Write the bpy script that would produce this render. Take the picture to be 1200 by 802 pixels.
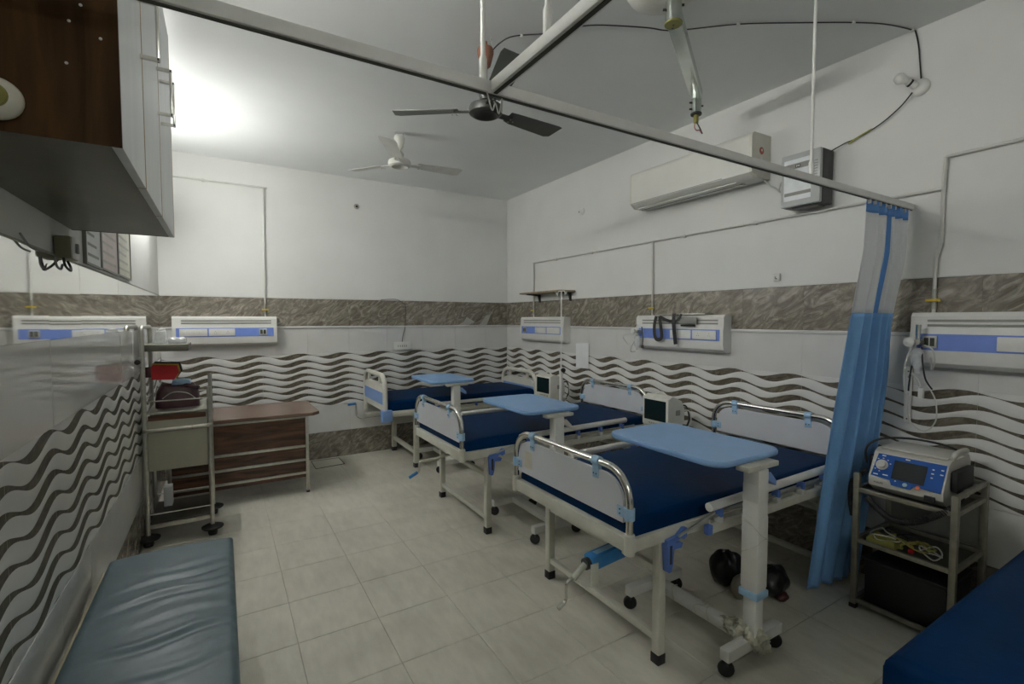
import bpy, bmesh, math, random
from mathutils import Vector, Matrix
random.seed(7)
PI = math.pi
for o in list(bpy.data.objects): bpy.data.objects.remove(o)
scene = bpy.context.scene
COL = scene.collection

# ------------------------------------------------------------------ camera
cam_d = bpy.data.cameras.new('camera'); cam = bpy.data.objects.new('camera', cam_d); COL.objects.link(cam)
cam_d.sensor_width = 36.0; cam_d.sensor_fit = 'HORIZONTAL'; cam_d.lens = 563.217 * 36.0 / 1200.0
cam_d.clip_start = 0.03
cam.location = (0, 0, 1.5)
cam.rotation_euler = (math.radians(90 - 2.6534), 0, math.radians(-31.1065))
scene.camera = cam

# ------------------------------------------------------------------ world, exposure
w = bpy.data.worlds.new('world'); scene.world = w; w.use_nodes = True
w.node_tree.nodes['Background'].inputs[0].default_value = (0.55, 0.6, 0.6, 1)
w.node_tree.nodes['Background'].inputs[1].default_value = 0.0
vs = scene.view_settings
vs.view_transform = 'Standard'; vs.look = 'None'; vs.gamma = 1.0; vs.use_curve_mapping = False
vs.exposure = 1.25
TUBE_MAIN = 55.0      # emission of the tube on the left wall behind the cabinet
TUBE_FILL = 100.0        # emission of the unseen fill tube added above the cabinet
TUBE_REAR = 30.0       # emission of the tube behind the camera

# room numbers (metres)
XL, XR, YB, YF, ZC = -0.486, 3.2116, 5.4512, -2.2, 3.05
ZB0, ZB1 = 1.433, 1.720        # dark marble band
TH, TW = 0.286, 0.425          # wall tile height / width

# ------------------------------------------------------------------ materials
MATS = {}
def _new(name):
    m = bpy.data.materials.new(name); m.use_nodes = True
    nt = m.node_tree; b = nt.nodes['Principled BSDF']; MATS[name] = m
    return m, nt, b
def sock(b, n, v):
    if n in b.inputs: b.inputs[n].default_value = v
def pmat(name, col, rough=0.5, metal=0.0, var=0.07, scale=14.0, bump=0.0, bscale=60.0, spec=0.5, coat=0.0, stretch=(1, 1, 1), rvar=0.0):
    m, nt, b = _new(name)
    tc = nt.nodes.new('ShaderNodeTexCoord'); mp = nt.nodes.new('ShaderNodeMapping'); mp.inputs['Scale'].default_value = stretch
    nt.links.new(tc.outputs['Object'], mp.inputs['Vector'])
    n = nt.nodes.new('ShaderNodeTexNoise'); n.inputs['Scale'].default_value = scale; n.inputs['Detail'].default_value = 4
    nt.links.new(mp.outputs['Vector'], n.inputs['Vector'])
    r = nt.nodes.new('ShaderNodeValToRGB')
    r.color_ramp.elements[0].position = 0.3; r.color_ramp.elements[1].position = 0.7
    r.color_ramp.elements[0].color = tuple(max(0, c * (1 - var)) for c in col) + (1,)
    r.color_ramp.elements[1].color = tuple(min(1, c * (1 + var)) for c in col) + (1,)
    nt.links.new(n.outputs['Fac'], r.inputs['Fac']); nt.links.new(r.outputs['Color'], b.inputs['Base Color'])
    sock(b, 'Roughness', rough); sock(b, 'Metallic', metal); sock(b, 'Specular IOR Level', spec); sock(b, 'Coat Weight', coat)
    if rvar:
        mr = nt.nodes.new('ShaderNodeMapRange'); mr.inputs['To Min'].default_value = max(0, rough - rvar); mr.inputs['To Max'].default_value = min(1, rough + rvar)
        nt.links.new(n.outputs['Fac'], mr.inputs['Value']); nt.links.new(mr.outputs['Result'], b.inputs['Roughness'])
    if bump:
        n2 = nt.nodes.new('ShaderNodeTexNoise'); n2.inputs['Scale'].default_value = bscale; n2.inputs['Detail'].default_value = 5
        nt.links.new(tc.outputs['Object'], n2.inputs['Vector'])
        bp = nt.nodes.new('ShaderNodeBump'); bp.inputs['Strength'].default_value = bump; bp.inputs['Distance'].default_value = 0.01
        nt.links.new(n2.outputs['Fac'], bp.inputs['Height']); nt.links.new(bp.outputs['Normal'], b.inputs['Normal'])
    return m
def marble(name, dark, mid, light, rough=0.18, scale=5.0, metal=0.0, ior=1.5):
    m, nt, b = _new(name)
    tc = nt.nodes.new('ShaderNodeTexCoord'); oi = nt.nodes.new('ShaderNodeObjectInfo')
    mul = nt.nodes.new('ShaderNodeMath'); mul.operation = 'MULTIPLY'; mul.inputs[1].default_value = 40.0
    nt.links.new(oi.outputs['Random'], mul.inputs[0])
    add = nt.nodes.new('ShaderNodeVectorMath'); add.operation = 'ADD'
    nt.links.new(tc.outputs['Object'], add.inputs[0]); nt.links.new(mul.outputs[0], add.inputs[1])
    m0 = nt.nodes.new('ShaderNodeMapping'); m0.inputs['Rotation'].default_value = (0, math.radians(36), 0); nt.links.new(add.outputs[0], m0.inputs['Vector'])
    mp = nt.nodes.new('ShaderNodeMapping'); mp.inputs['Scale'].default_value = (1.8, 2.0, 4.4)
    nt.links.new(m0.outputs[0], mp.inputs['Vector'])
    n = nt.nodes.new('ShaderNodeTexNoise'); n.inputs['Scale'].default_value = scale * .62; n.inputs['Detail'].default_value = 8; n.inputs['Roughness'].default_value = 0.68; n.inputs['Distortion'].default_value = 2.3
    nt.links.new(mp.outputs[0], n.inputs['Vector'])
    r = nt.nodes.new('ShaderNodeValToRGB'); cr = r.color_ramp
    cr.elements[0].position = 0.30; cr.elements[0].color = dark + (1,)
    cr.elements[1].position = 0.72; cr.elements[1].color = light + (1,)
    e = cr.elements.new(0.5); e.color = mid + (1,)
    nt.links.new(n.outputs['Fac'], r.inputs['Fac']); nt.links.new(r.outputs['Color'], b.inputs['Base Color'])
    sock(b, 'Roughness', rough); sock(b, 'Metallic', metal); sock(b, 'IOR', ior)
    return m
def wood(name, c0, c1, rough=0.3, scale=3.0, axis='X', spec=.5):
    m, nt, b = _new(name)
    tc = nt.nodes.new('ShaderNodeTexCoord'); mp = nt.nodes.new('ShaderNodeMapping')
    mp.inputs['Scale'].default_value = {'X': (1, 9, 9), 'Z': (9, 9, 1)}[axis]
    nt.links.new(tc.outputs['Object'], mp.inputs['Vector'])
    n = nt.nodes.new('ShaderNodeTexNoise'); n.inputs['Scale'].default_value = scale; n.inputs['Detail'].default_value = 6; n.inputs['Distortion'].default_value = 0.9
    nt.links.new(mp.outputs[0], n.inputs['Vector'])
    r = nt.nodes.new('ShaderNodeValToRGB'); r.color_ramp.elements[0].position = .35; r.color_ramp.elements[1].position = .68
    r.color_ramp.elements[0].color = c0 + (1,); r.color_ramp.elements[1].color = c1 + (1,)
    nt.links.new(n.outputs['Fac'], r.inputs['Fac']); nt.links.new(r.outputs['Color'], b.inputs['Base Color'])
    sock(b, 'Roughness', rough); sock(b, 'Specular IOR Level', spec)
    return m
def floor_mat():
    m, nt, b = _new('floor_ceramic')
    tc = nt.nodes.new('ShaderNodeTexCoord'); oi = nt.nodes.new('ShaderNodeObjectInfo')
    mul = nt.nodes.new('ShaderNodeMath'); mul.operation = 'MULTIPLY'; mul.inputs[1].default_value = 60.0
    nt.links.new(oi.outputs['Random'], mul.inputs[0])
    add = nt.nodes.new('ShaderNodeVectorMath'); add.operation = 'ADD'
    nt.links.new(tc.outputs['Object'], add.inputs[0]); nt.links.new(mul.outputs[0], add.inputs[1])
    mp = nt.nodes.new('ShaderNodeMapping'); mp.inputs['Scale'].default_value = (5, 1.6, 1)
    nt.links.new(add.outputs[0], mp.inputs['Vector'])
    n = nt.nodes.new('ShaderNodeTexNoise'); n.inputs['Scale'].default_value = 4.0; n.inputs['Detail'].default_value = 5; n.inputs['Roughness'].default_value = .6
    nt.links.new(mp.outputs[0], n.inputs['Vector'])
    r = nt.nodes.new('ShaderNodeValToRGB')
    r.color_ramp.elements[0].position = .3; r.color_ramp.elements[1].position = .65
    r.color_ramp.elements[0].color = (.60, .57, .485, 1); r.color_ramp.elements[1].color = (.70, .675, .58, 1)
    nt.links.new(n.outputs['Fac'], r.inputs['Fac'])
    n2 = nt.nodes.new('ShaderNodeTexNoise'); n2.inputs['Scale'].default_value = 2.2; n2.inputs['Detail'].default_value = 3
    geo = nt.nodes.new('ShaderNodeNewGeometry'); nt.links.new(geo.outputs['Position'], n2.inputs['Vector'])
    mr = nt.nodes.new('ShaderNodeMapRange'); mr.inputs['From Min'].default_value = .3; mr.inputs['From Max'].default_value = .7
    mr.inputs['To Min'].default_value = .86; mr.inputs['To Max'].default_value = 1.05
    nt.links.new(n2.outputs['Fac'], mr.inputs['Value'])
    mx = nt.nodes.new('ShaderNodeVectorMath'); mx.operation = 'SCALE'
    nt.links.new(r.outputs['Color'], mx.inputs[0]); nt.links.new(mr.outputs['Result'], mx.inputs['Scale'])
    nt.links.new(mx.outputs[0], b.inputs['Base Color'])
    sock(b, 'Roughness', .34)
    return m
def emit(name, col, strength):
    m, nt, b = _new(name)
    sock(b, 'Base Color', (1, 1, 1, 1)); sock(b, 'Emission Color', col + (1,)); sock(b, 'Emission Strength', strength)
    return m
def mesh_cloth(name):
    m, nt, b = _new(name)
    sock(b, 'Base Color', (.86, .88, .90, 1)); sock(b, 'Roughness', .8); sock(b, 'Transmission Weight', 0.0)
    tr = nt.nodes.new('ShaderNodeBsdfTransparent'); mix = nt.nodes.new('ShaderNodeMixShader')
    tc = nt.nodes.new('ShaderNodeTexCoord'); wv = nt.nodes.new('ShaderNodeTexNoise'); wv.inputs['Scale'].default_value = 400
    nt.links.new(tc.outputs['Object'], wv.inputs['Vector'])
    mr = nt.nodes.new('ShaderNodeMapRange'); mr.inputs['To Min'].default_value = .15; mr.inputs['To Max'].default_value = .40
    nt.links.new(wv.outputs['Fac'], mr.inputs['Value']); nt.links.new(mr.outputs['Result'], mix.inputs['Fac'])
    nt.links.new(b.outputs[0], mix.inputs[1]); nt.links.new(tr.outputs[0], mix.inputs[2])
    nt.links.new(mix.outputs[0], nt.nodes['Material Output'].inputs['Surface'])
    return m
def clear(name, col=(.9, .93, .93), rough=.08):
    m, nt, b = _new(name)
    sock(b, 'Base Color', col + (1,)); sock(b, 'Roughness', rough)
    tr = nt.nodes.new('ShaderNodeBsdfTransparent'); mix = nt.nodes.new('ShaderNodeMixShader')
    tc = nt.nodes.new('ShaderNodeTexCoord'); nz = nt.nodes.new('ShaderNodeTexNoise'); nz.inputs['Scale'].default_value = 25
    nt.links.new(tc.outputs['Object'], nz.inputs['Vector'])
    mr = nt.nodes.new('ShaderNodeMapRange'); mr.inputs['To Min'].default_value = .45; mr.inputs['To Max'].default_value = .75
    nt.links.new(nz.outputs['Fac'], mr.inputs['Value']); nt.links.new(mr.outputs['Result'], mix.inputs['Fac'])
    nt.links.new(b.outputs[0], mix.inputs[1]); nt.links.new(tr.outputs[0], mix.inputs[2])
    nt.links.new(mix.outputs[0], nt.nodes['Material Output'].inputs['Surface'])
    return m

PLASTER = pmat('plaster', (.72, .725, .695), .75, var=.03, scale=2.5, bump=.05, bscale=35)
CEILP = pmat('ceiling_paint', (.73, .75, .735), .34, var=.03, scale=2.0, bump=.03, bscale=20)
GROUT = pmat('grout', (.40, .385, .335), .9, var=.15)
WTILE = pmat('white_glazed_tile', (.66, .66, .635), .06, var=.03, scale=6)
WTILE.node_tree.nodes['Principled BSDF'].inputs['IOR'].default_value = 1.65
MARB = marble('brown_marble', (.085, .070, .050), (.20, .178, .140), (.46, .43, .365), .26)
STRIPE = marble('stripe_marble', (.050, .043, .028), (.112, .098, .070), (.20, .18, .14), .5, 7)
STRIPE.node_tree.nodes['Principled BSDF'].inputs['Specular IOR Level'].default_value = .2
WAVET = pmat('wave_tile_white', (.68, .68, .655), .28, var=.03, scale=6)
MIRT = pmat('mirror_polished_tile', (.78, .78, .75), .03, metal=.92, var=.03, scale=5)
FLOORM = floor_mat()
CHROME = pmat('chrome', (.72, .71, .66), .2, metal=1.0, var=.06, scale=20)
STEEL = pmat('brushed_steel', (.50, .49, .44), .36, metal=.9, var=.1, scale=30)
DULLST = pmat('dull_steel', (.42, .42, .37), .5, metal=.6, var=.12, scale=25)
CARTST = pmat('cart_steel', (.34, .325, .265), .4, metal=.75, var=.15, scale=22)
CREAM = pmat('cream_enamel', (.60, .59, .51), .36, var=.06, scale=15)
WHITEP = pmat('white_plastic', (.70, .70, .66), .4, var=.03, scale=15)
IVORY = pmat('ivory_plastic', (.66, .65, .57), .42, var=.05, scale=8)
ACW = pmat('air_conditioner_white', (.74, .735, .68), .4, var=.03, scale=5)
BOARDW = pmat('white_laminate', (.55, .57, .60), .3, var=.025, scale=6)
LBLUE = pmat('light_blue_plastic', (.32, .50, .68), .4, var=.06, scale=20)
TBLUE = pmat('table_blue_laminate', (.26, .45, .75), .42, var=.035, scale=9)
CBLUE = pmat('corner_blue_plastic', (.20, .34, .66), .4, var=.05, scale=20)
MBLUE = pmat('bright_blue_plastic', (.03, .20, .50), .4, var=.08, scale=20)
IBLUE = pmat('indigo_blue_plastic', (.10, .20, .56), .42, var=.06, scale=20)
NAVY = pmat('navy_vinyl', (.0006, .022, .080), .5, var=.14, scale=5, bump=.08, bscale=30, spec=.06)
TEAL = pmat('grey_blue_vinyl', (.075, .120, .142), .42, var=.12, scale=6, bump=.10, bscale=22)
BLACK = pmat('black_rubber', (.012, .012, .012), .55, var=.2)
BLKPL = pmat('black_polythene', (.008, .008, .009), .3, var=.2, bump=.3, bscale=25)
DARKG = pmat('dark_grey_paint', (.035, .037, .034), .4, var=.15)
WOODC = wood('cabinet_walnut', (.030, .014, .003), (.085, .040, .012), .5, 2.6, 'Z', .12)
WOODD = wood('desk_walnut', (.045, .021, .011), (.17, .078, .042), .25, 2.4, 'X')
WOODT = wood('desk_top_walnut', (.14, .085, .06), (.26, .17, .13), .18, 2.0, 'X')
WOODS = wood('shelf_wood', (.24, .19, .11), (.38, .31, .19), .5, 3, 'X')
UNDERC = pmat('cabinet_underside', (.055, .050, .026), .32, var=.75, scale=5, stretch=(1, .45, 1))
DOORW = pmat('cabinet_door_laminate', (.60, .62, .62), .35, var=.06, scale=7, stretch=(1, 2.5, .4))
PLY = pmat('plywood_edge', (.34, .19, .06), .6, var=.2, scale=30)
CURT = pmat('curtain_blue', (.19, .41, .74), .5, var=.05, scale=12)
CURTB = pmat('curtain_header_blue', (.10, .27, .62), .6, var=.05)
CMESH = mesh_cloth('curtain_mesh')
RAILW = pmat('rail_white_aluminium', (.68, .68, .65), .4, metal=.0, var=.05, scale=8)
SLOT = pmat('rail_slot_dark', (.05, .05, .04), .6)
FANDK = pmat('fan_charcoal', (.040, .042, .036), .4, var=.1)
FANBL = pmat('fan_blade_charcoal', (.085, .088, .074), .38, var=.1)
FANWH = pmat('fan_white', (.60, .60, .55), .42, var=.06)
FANBR = pmat('fan_brown_cap', (.20, .085, .05), .45, var=.1)
ALU = pmat('polished_aluminium', (.62, .66, .62), .25, metal=1.0, var=.08, scale=10)
YELBR = pmat('brass_plate', (.22, .21, .05), .5, metal=.3, var=.1)
PANELB = pmat('panel_blue', (.17, .27, .68), .4, var=.04)
PANELS = pmat('panel_slot_grey', (.27, .27, .24), .5)
PIPE = pmat('painted_pipe', (.60, .60, .56), .5, var=.05)
YELLOW = pmat('valve_yellow', (.60, .42, .03), .45)
SCREEN = pmat('screen_glass', (.010, .020, .022), .12, var=.2, scale=3, spec=.22)
RED = pmat('red_pouch', (.42, .006, .01), .5, var=.06)
MAROON = pmat('maroon_leatherette', (.055, .016, .022), .35, var=.2, scale=10, bump=.15, bscale=50)
TYELL = pmat('yellow_trim', (.55, .35, .03), .5)
PAPER = pmat('paper', (.76, .78, .78), .8, var=.03)
PAPERP = pmat('paper_pink', (.76, .68, .66), .8, var=.06, scale=8)
PAPERY = pmat('paper_yellowish', (.74, .74, .64), .8, var=.06, scale=8)
INK = pmat('print_grey', (.30, .30, .29), .8)
CLEAR = clear('clear_plastic')
TUBING = clear('clear_tubing', (.75, .77, .76), .25)
DEFB = pmat('defib_blue', (.010, .075, .30), .5, var=.06, spec=.15)
DSCR = pmat('defib_screen', (.006, .010, .011), .35, var=.2, spec=.08)
DEFG = pmat('defib_grey', (.50, .49, .44), .45, var=.05)
ORANGE = pmat('orange_button', (.65, .14, .04), .4)
LGREEN = pmat('pale_button', (.35, .5, .55), .4)
OLIVE = pmat('olive_plastic', (.26, .245, .16), .5)
CABLEY = pmat('yellow_green_cable', (.28, .27, .06), .5)
CABLEW = pmat('white_cable', (.52, .52, .48), .5)
CABLEB = pmat('black_cable', (.012, .012, .012), .45)
PINKW = pmat('pink_wire', (.35, .13, .12), .5)
TROLP = pmat('trolley_panel_beige', (.36, .35, .27), .4, var=.05, scale=5)
TROLD = pmat('trolley_dark_shelf', (.045, .042, .032), .3, var=.15)
TUBEON = emit('lit_tube', (1.0, 1.0, .98), TUBE_MAIN)
TUBEFILL = emit('added_fill_tube', (1.0, 1.0, .98), TUBE_FILL)
TUBEON2 = emit('lit_tube_rear', (1.0, 1.0, .98), TUBE_REAR)
TAPE = pmat('plastic_wrap', (.55, .53, .42), .35, var=.15, scale=20)
WRAPG = pmat('wrap_grey', (.40, .39, .33), .45, var=.12, scale=20)

# ------------------------------------------------------------------ mesh helpers
class MB:
    def __init__(s): s.v = []; s.f = []; s.mi = []; s.cur = 0
    def add(s, vs, fs):
        o = len(s.v); s.v += [tuple(p) for p in vs]; s.f += [tuple(i + o for i in f) for f in fs]; s.mi += [s.cur] * len(fs); return s
    def box(s, x0, x1, y0, y1, z0, z1, M=None, b=0.0):
        if b > 0:
            bm = bmesh.new(); bmesh.ops.create_cube(bm, size=1.0)
            for v in bm.verts: v.co = Vector(((v.co.x + .5) * (x1 - x0) + x0, (v.co.y + .5) * (y1 - y0) + y0, (v.co.z + .5) * (z1 - z0) + z0))
            bmesh.ops.bevel(bm, geom=list(bm.edges), offset=b, segments=2, affect='EDGES', profile=.5)
            bm.verts.index_update()
            vs = [v.co.copy() for v in bm.verts]; fs = [[v.index for v in f.verts] for f in bm.faces]; bm.free()
        else:
            vs = [Vector((x, y, z)) for z in (z0, z1) for y in (y0, y1) for x in (x0, x1)]
            fs = [(0, 2, 3, 1), (4, 5, 7, 6), (0, 1, 5, 4), (2, 6, 7, 3), (0, 4, 6, 2), (1, 3, 7, 5)]
        if M is not None: vs = [M @ Vector(v) for v in vs]
        return s.add(vs, fs)
    def tube(s, path, r, seg=10, closed=False, cap=True):
        P = [Vector(p) for p in path]; n = len(P)
        rr = r if isinstance(r, (list, tuple)) else [r] * n
        T = []
        for i in range(n):
            a = P[(i - 1) % n] if (closed or i > 0) else P[i]; b = P[(i + 1) % n] if (closed or i < n - 1) else P[i]
            t = (b - a); T.append(t.normalized() if t.length > 1e-9 else Vector((0, 0, 1)))
        N = T[0].orthogonal().normalized(); vs = []
        for i in range(n):
            if i:
                N = N - T[i] * N.dot(T[i]); N = N.normalized() if N.length > 1e-6 else T[i].orthogonal().normalized()
            B = T[i].cross(N)
            for k in range(seg):
                a = 2 * PI * k / seg; vs.append(P[i] + (N * math.cos(a) + B * math.sin(a)) * rr[i])
        fs = []
        for i in range(n if closed else n - 1):
            j = (i + 1) % n
            for k in range(seg): fs.append((i * seg + k, i * seg + (k + 1) % seg, j * seg + (k + 1) % seg, j * seg + k))
        if cap and not closed:
            fs.append(tuple(range(seg - 1, -1, -1))); fs.append(tuple((n - 1) * seg + k for k in range(seg)))
        return s.add(vs, fs)
    def cyl(s, p0, p1, r, seg=14): return s.tube([p0, p1], r, seg)
    def lathe(s, prof, c=(0, 0, 0), M=None, seg=24):
        vs = []; n = len(prof)
        for (r, z) in prof:
            for k in range(seg):
                a = 2 * PI * k / seg; v = Vector((r * math.cos(a), r * math.sin(a), z))
                if M is not None: v = M @ v
                vs.append(v + Vector(c))
        fs = [(i * seg + k, i * seg + (k + 1) % seg, (i + 1) * seg + (k + 1) % seg, (i + 1) * seg + k) for i in range(n - 1) for k in range(seg)]
        if prof[0][0] > 1e-6: fs.append(tuple(range(seg - 1, -1, -1)))
        if prof[-1][0] > 1e-6: fs.append(tuple((n - 1) * seg + k for k in range(seg)))
        return s.add(vs, fs)
    def prism(s, poly, fn, d0, d1):
        """poly: 2-D outline; fn(a, b, d) -> 3-D point; extruded from d0 to d1"""
        n = len(poly); vs = [fn(a, b, d0) for a, b in poly] + [fn(a, b, d1) for a, b in poly]
        fs = [tuple(range(n - 1, -1, -1)), tuple(range(n, 2 * n))] + [(i, (i + 1) % n, n + (i + 1) % n, n + i) for i in range(n)]
        return s.add(vs, fs)
    def grid(s, nu, nv, fn, closed_u=False):
        vs = [fn(i / (nu - 1) if not closed_u else i / nu, j / (nv - 1)) for j in range(nv) for i in range(nu)]
        fs = []
        for j in range(nv - 1):
            for i in range(nu if closed_u else nu - 1):
                i2 = (i + 1) % nu; fs.append((j * nu + i, j * nu + i2, (j + 1) * nu + i2, (j + 1) * nu + i))
        return s.add(vs, fs)
    def slab(s, x0, x1, y0, y1, z0, z1, r=.03, nx=24, ny=14, top=None):
        def co(a, b, n):
            e = [0, .12, .35, .7, 1.0]; L = b - a
            pts = [a + r * t for t in e] + [a + r + (L - 2 * r) * (i / n) for i in range(1, n)] + [b - r * t for t in reversed(e)]
            return pts
        X = co(x0, x1, nx); Y = co(y0, y1, ny)
        def drop(d):
            d = min(d, r); return r - math.sqrt(max(0, r * r - (r - d) ** 2))
        idx = {}; vs = []
        for j, y in enumerate(Y):
            for i, x in enumerate(X):
                dx = min(x - x0, x1 - x); dy = min(y - y0, y1 - y)
                z = z1 - max(drop(dx), drop(dy)) if min(dx, dy) < r else z1
                if top: z += top((x - x0) / (x1 - x0), (y - y0) / (y1 - y0)) * min(1, min(dx, dy) / r + .25)
                idx[i, j] = len(vs); vs.append((x, y, z))
        nX, nY = len(X), len(Y)
        fs = [(idx[i, j], idx[i + 1, j], idx[i + 1, j + 1], idx[i, j + 1]) for j in range(nY - 1) for i in range(nX - 1)]
        ring = [(i, 0) for i in range(nX)] + [(nX - 1, j) for j in range(1, nY)] + [(i, nY - 1) for i in range(nX - 2, -1, -1)] + [(0, j) for j in range(nY - 2, 0, -1)]
        base = len(vs)
        for (i, j) in ring: vs.append((X[i], Y[j], z0))
        n = len(ring)
        for k in range(n): fs.append((base + k, base + (k + 1) % n, idx[ring[(k + 1) % n]], idx[ring[k]]))
        fs.append(tuple(base + k for k in range(n - 1, -1, -1)))
        return s.add(vs, fs)
    def mesh(s, name, mats, smooth=35, origin=None):
        me = bpy.data.meshes.new(name)
        vs = s.v if origin is None else [(x - origin[0], y - origin[1], z - origin[2]) for x, y, z in s.v]
        me.from_pydata(vs, [], s.f)
        for m in (mats if isinstance(mats, (list, tuple)) else [mats]): me.materials.append(m)
        if any(s.mi): me.polygons.foreach_set('material_index', s.mi)
        bm = bmesh.new(); bm.from_mesh(me); bmesh.ops.recalc_face_normals(bm, faces=bm.faces); bm.to_mesh(me); bm.free()
        if smooth:
            me.polygons.foreach_set('use_smooth', [True] * len(me.polygons)); me.set_sharp_from_angle(angle=math.radians(smooth))
        me.update(); return me
    def build(s, name, mat, parent=None, smooth=35, label=None, origin=None):
        """vertices are given in world coordinates when the parent is unrotated: they are moved into the parent's frame"""
        org = parent['_o'] if parent is not None and '_o' in parent else (origin or (0, 0, 0))
        me = s.mesh(name, mat, smooth, org)
        o = bpy.data.objects.new(name, me); COL.objects.link(o)
        if parent is not None:
            o.parent = parent; o['_o'] = tuple(org)
        else:
            o.location = org; o['_o'] = tuple(org)
        if label: o['label'] = label
        return o
def thing(name, label, cat, loc, group=None):
    o = bpy.data.objects.new(name, None); COL.objects.link(o); o.location = loc; o.empty_display_size = .1
    o['label'] = label; o['category'] = cat; o['_o'] = tuple(loc)
    if group: o['group'] = group
    return o
def tag(o, label, cat, group=None):
    o['label'] = label; o['category'] = cat
    if group: o['group'] = group
    return o
def struct(o): o['kind'] = 'structure'; return o
def inst(name, me, parent, loc, rot=(0, 0, 0)):
    o = bpy.data.objects.new(name, me); COL.objects.link(o); o.parent = parent; o.location = loc; o.rotation_euler = rot; return o
def dup(root, off, label, name=None):
    r = root.copy(); COL.objects.link(r); r.location = Vector(root.location) + Vector(off); r['label'] = label
    for ch in list(root.children):
        c = ch.copy(); COL.objects.link(c); c.parent = r
        for g in list(ch.children):
            d = g.copy(); COL.objects.link(d); d.parent = c
    return r
def arc(c, r, a0, a1, n, fn): return [fn(c[0] + r * math.cos(a0 + (a1 - a0) * i / n), c[1] + r * math.sin(a0 + (a1 - a0) * i / n)) for i in range(n + 1)]
def spline(pts, n=8):
    P = [Vector(p) for p in pts]; out = []
    for i in range(len(P) - 1):
        p0 = P[max(i - 1, 0)]; p1 = P[i]; p2 = P[i + 1]; p3 = P[min(i + 2, len(P) - 1)]
        for k in range(n):
            t = k / n
            out.append(.5 * ((2 * p1) + (p2 - p0) * t + (2 * p0 - 5 * p1 + 4 * p2 - p3) * t * t + (3 * p1 - p0 - 3 * p2 + p3) * t ** 3))
    out.append(P[-1]); return out
def rrect(x0, x1, y0, y1, r, n=5):
    out = []
    for cx, cy, a in ((x1 - r, y1 - r, 0), (x0 + r, y1 - r, PI / 2), (x0 + r, y0 + r, PI), (x1 - r, y0 + r, 3 * PI / 2)):
        out += [(cx + r * math.cos(a + PI / 2 * i / n), cy + r * math.sin(a + PI / 2 * i / n)) for i in range(n + 1)]
    return out
XY = lambda a, b, d: (a, b, d)
YZ = lambda a, b, d: (d, a, b)
XZ = lambda a, b, d: (a, d, b)

# ================================================================== the room
# floor: a slab with every tile on it
fl = MB(); fl.box(XL - .1, XR + .1, YF - .1, YB + .1, -.12, -.006)
floor = struct(fl.build('floor', GROUT))
FT = .3735; FX0 = 1.388; FY0 = 1.99; J = .0011
tile_cache = {}
def floor_tile_mesh(wx, wy):
    k = (round(wx, 4), round(wy, 4))
    if k not in tile_cache:
        m = MB(); m.box(-wx / 2, wx / 2, -wy / 2, wy / 2, -.006, 0)
        e = .002
        m = MB(); a, b = wx / 2, wy / 2
        vs = [(-a, -b, -.006), (a, -b, -.006), (a, b, -.006), (-a, b, -.006), (-a, -b, -.0012), (a, -b, -.0012), (a, b, -.0012), (-a, b, -.0012),
              (-a + e, -b + e, 0), (a - e, -b + e, 0), (a - e, b - e, 0), (-a + e, b - e, 0)]
        fs = [(8, 9, 10, 11)] + [(i, (i + 1) % 4, 4 + (i + 1) % 4, 4 + i) for i in range(4)] + [(4 + i, 4 + (i + 1) % 4, 8 + (i + 1) % 4, 8 + i) for i in range(4)]
        m.add(vs, fs); tile_cache[k] = m.mesh('floor_tile', FLOORM, 0)
    return tile_cache[k]
ix0 = math.floor((XL - FX0) / FT); ix1 = math.ceil((XR - FX0) / FT)
iy0 = math.floor((-.6 - FY0) / FT); iy1 = math.ceil((YB - FY0) / FT)
for i in range(ix0, ix1):
    for j in range(iy0, iy1):
        x0 = max(XL, FX0 + i * FT + J); x1 = min(XR, FX0 + (i + 1) * FT - J); y0 = FY0 + j * FT + J; y1 = min(YB, FY0 + (j + 1) * FT - J)
        if x1 - x0 < .01 or y1 - y0 < .01: continue
        inst('floor_tile', floor_tile_mesh(x1 - x0, y1 - y0), floor, ((x0 + x1) / 2, (y0 + y1) / 2, 0))
yy = FY0 + iy0 * FT
m = MB(); m.box(XL, XR, YF, yy - J, -.006, 0); m.build('floor_tile_rest', FLOORM, floor, 0)['kind'] = 'stuff'

m = MB(); m.box(XL - .1, XR + .1, YF - .1, YB + .1, ZC, ZC + .12); ceiling = struct(m.build('ceiling', CEILP))

# walls: plaster core, tiles as parts.  local tile frame: x = to the viewer's right, -y = into the room, z = up
def wall_core(name, boxes):
    m = MB()
    for b in boxes: m.box(*b)
    return struct(m.build(name, PLASTER))
e = .012
wall_back = wall_core('wall_back', [(XL - .1, XR + .1, YB + e, YB + .12, 0, ZC), (XL, XR, YB + .003, YB + e + .001, ZB1 + .002, ZC)])
wall_right = wall_core('wall_right', [(XR + e, XR + .12, YF, YB + e, 0, ZC), (XR + .003, XR + e + .001, YF, YB, ZB1 + .002, ZC), (XR, XR + e + .001, YF, 0.02, 0, ZB1)])
wall_left = wall_core('wall_left', [(XL - .12, XL - e, YF, YB + e, 0, ZC), (XL - e - .001, XL - .003, YF, YB, ZB1 + .002, ZC), (XL - e - .001, XL, YF, 0.02, 0, ZB1)])
wall_front = wall_core('wall_front', [(XL - .1, XR + .1, YF - .12, YF, 0, ZC)])

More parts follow.
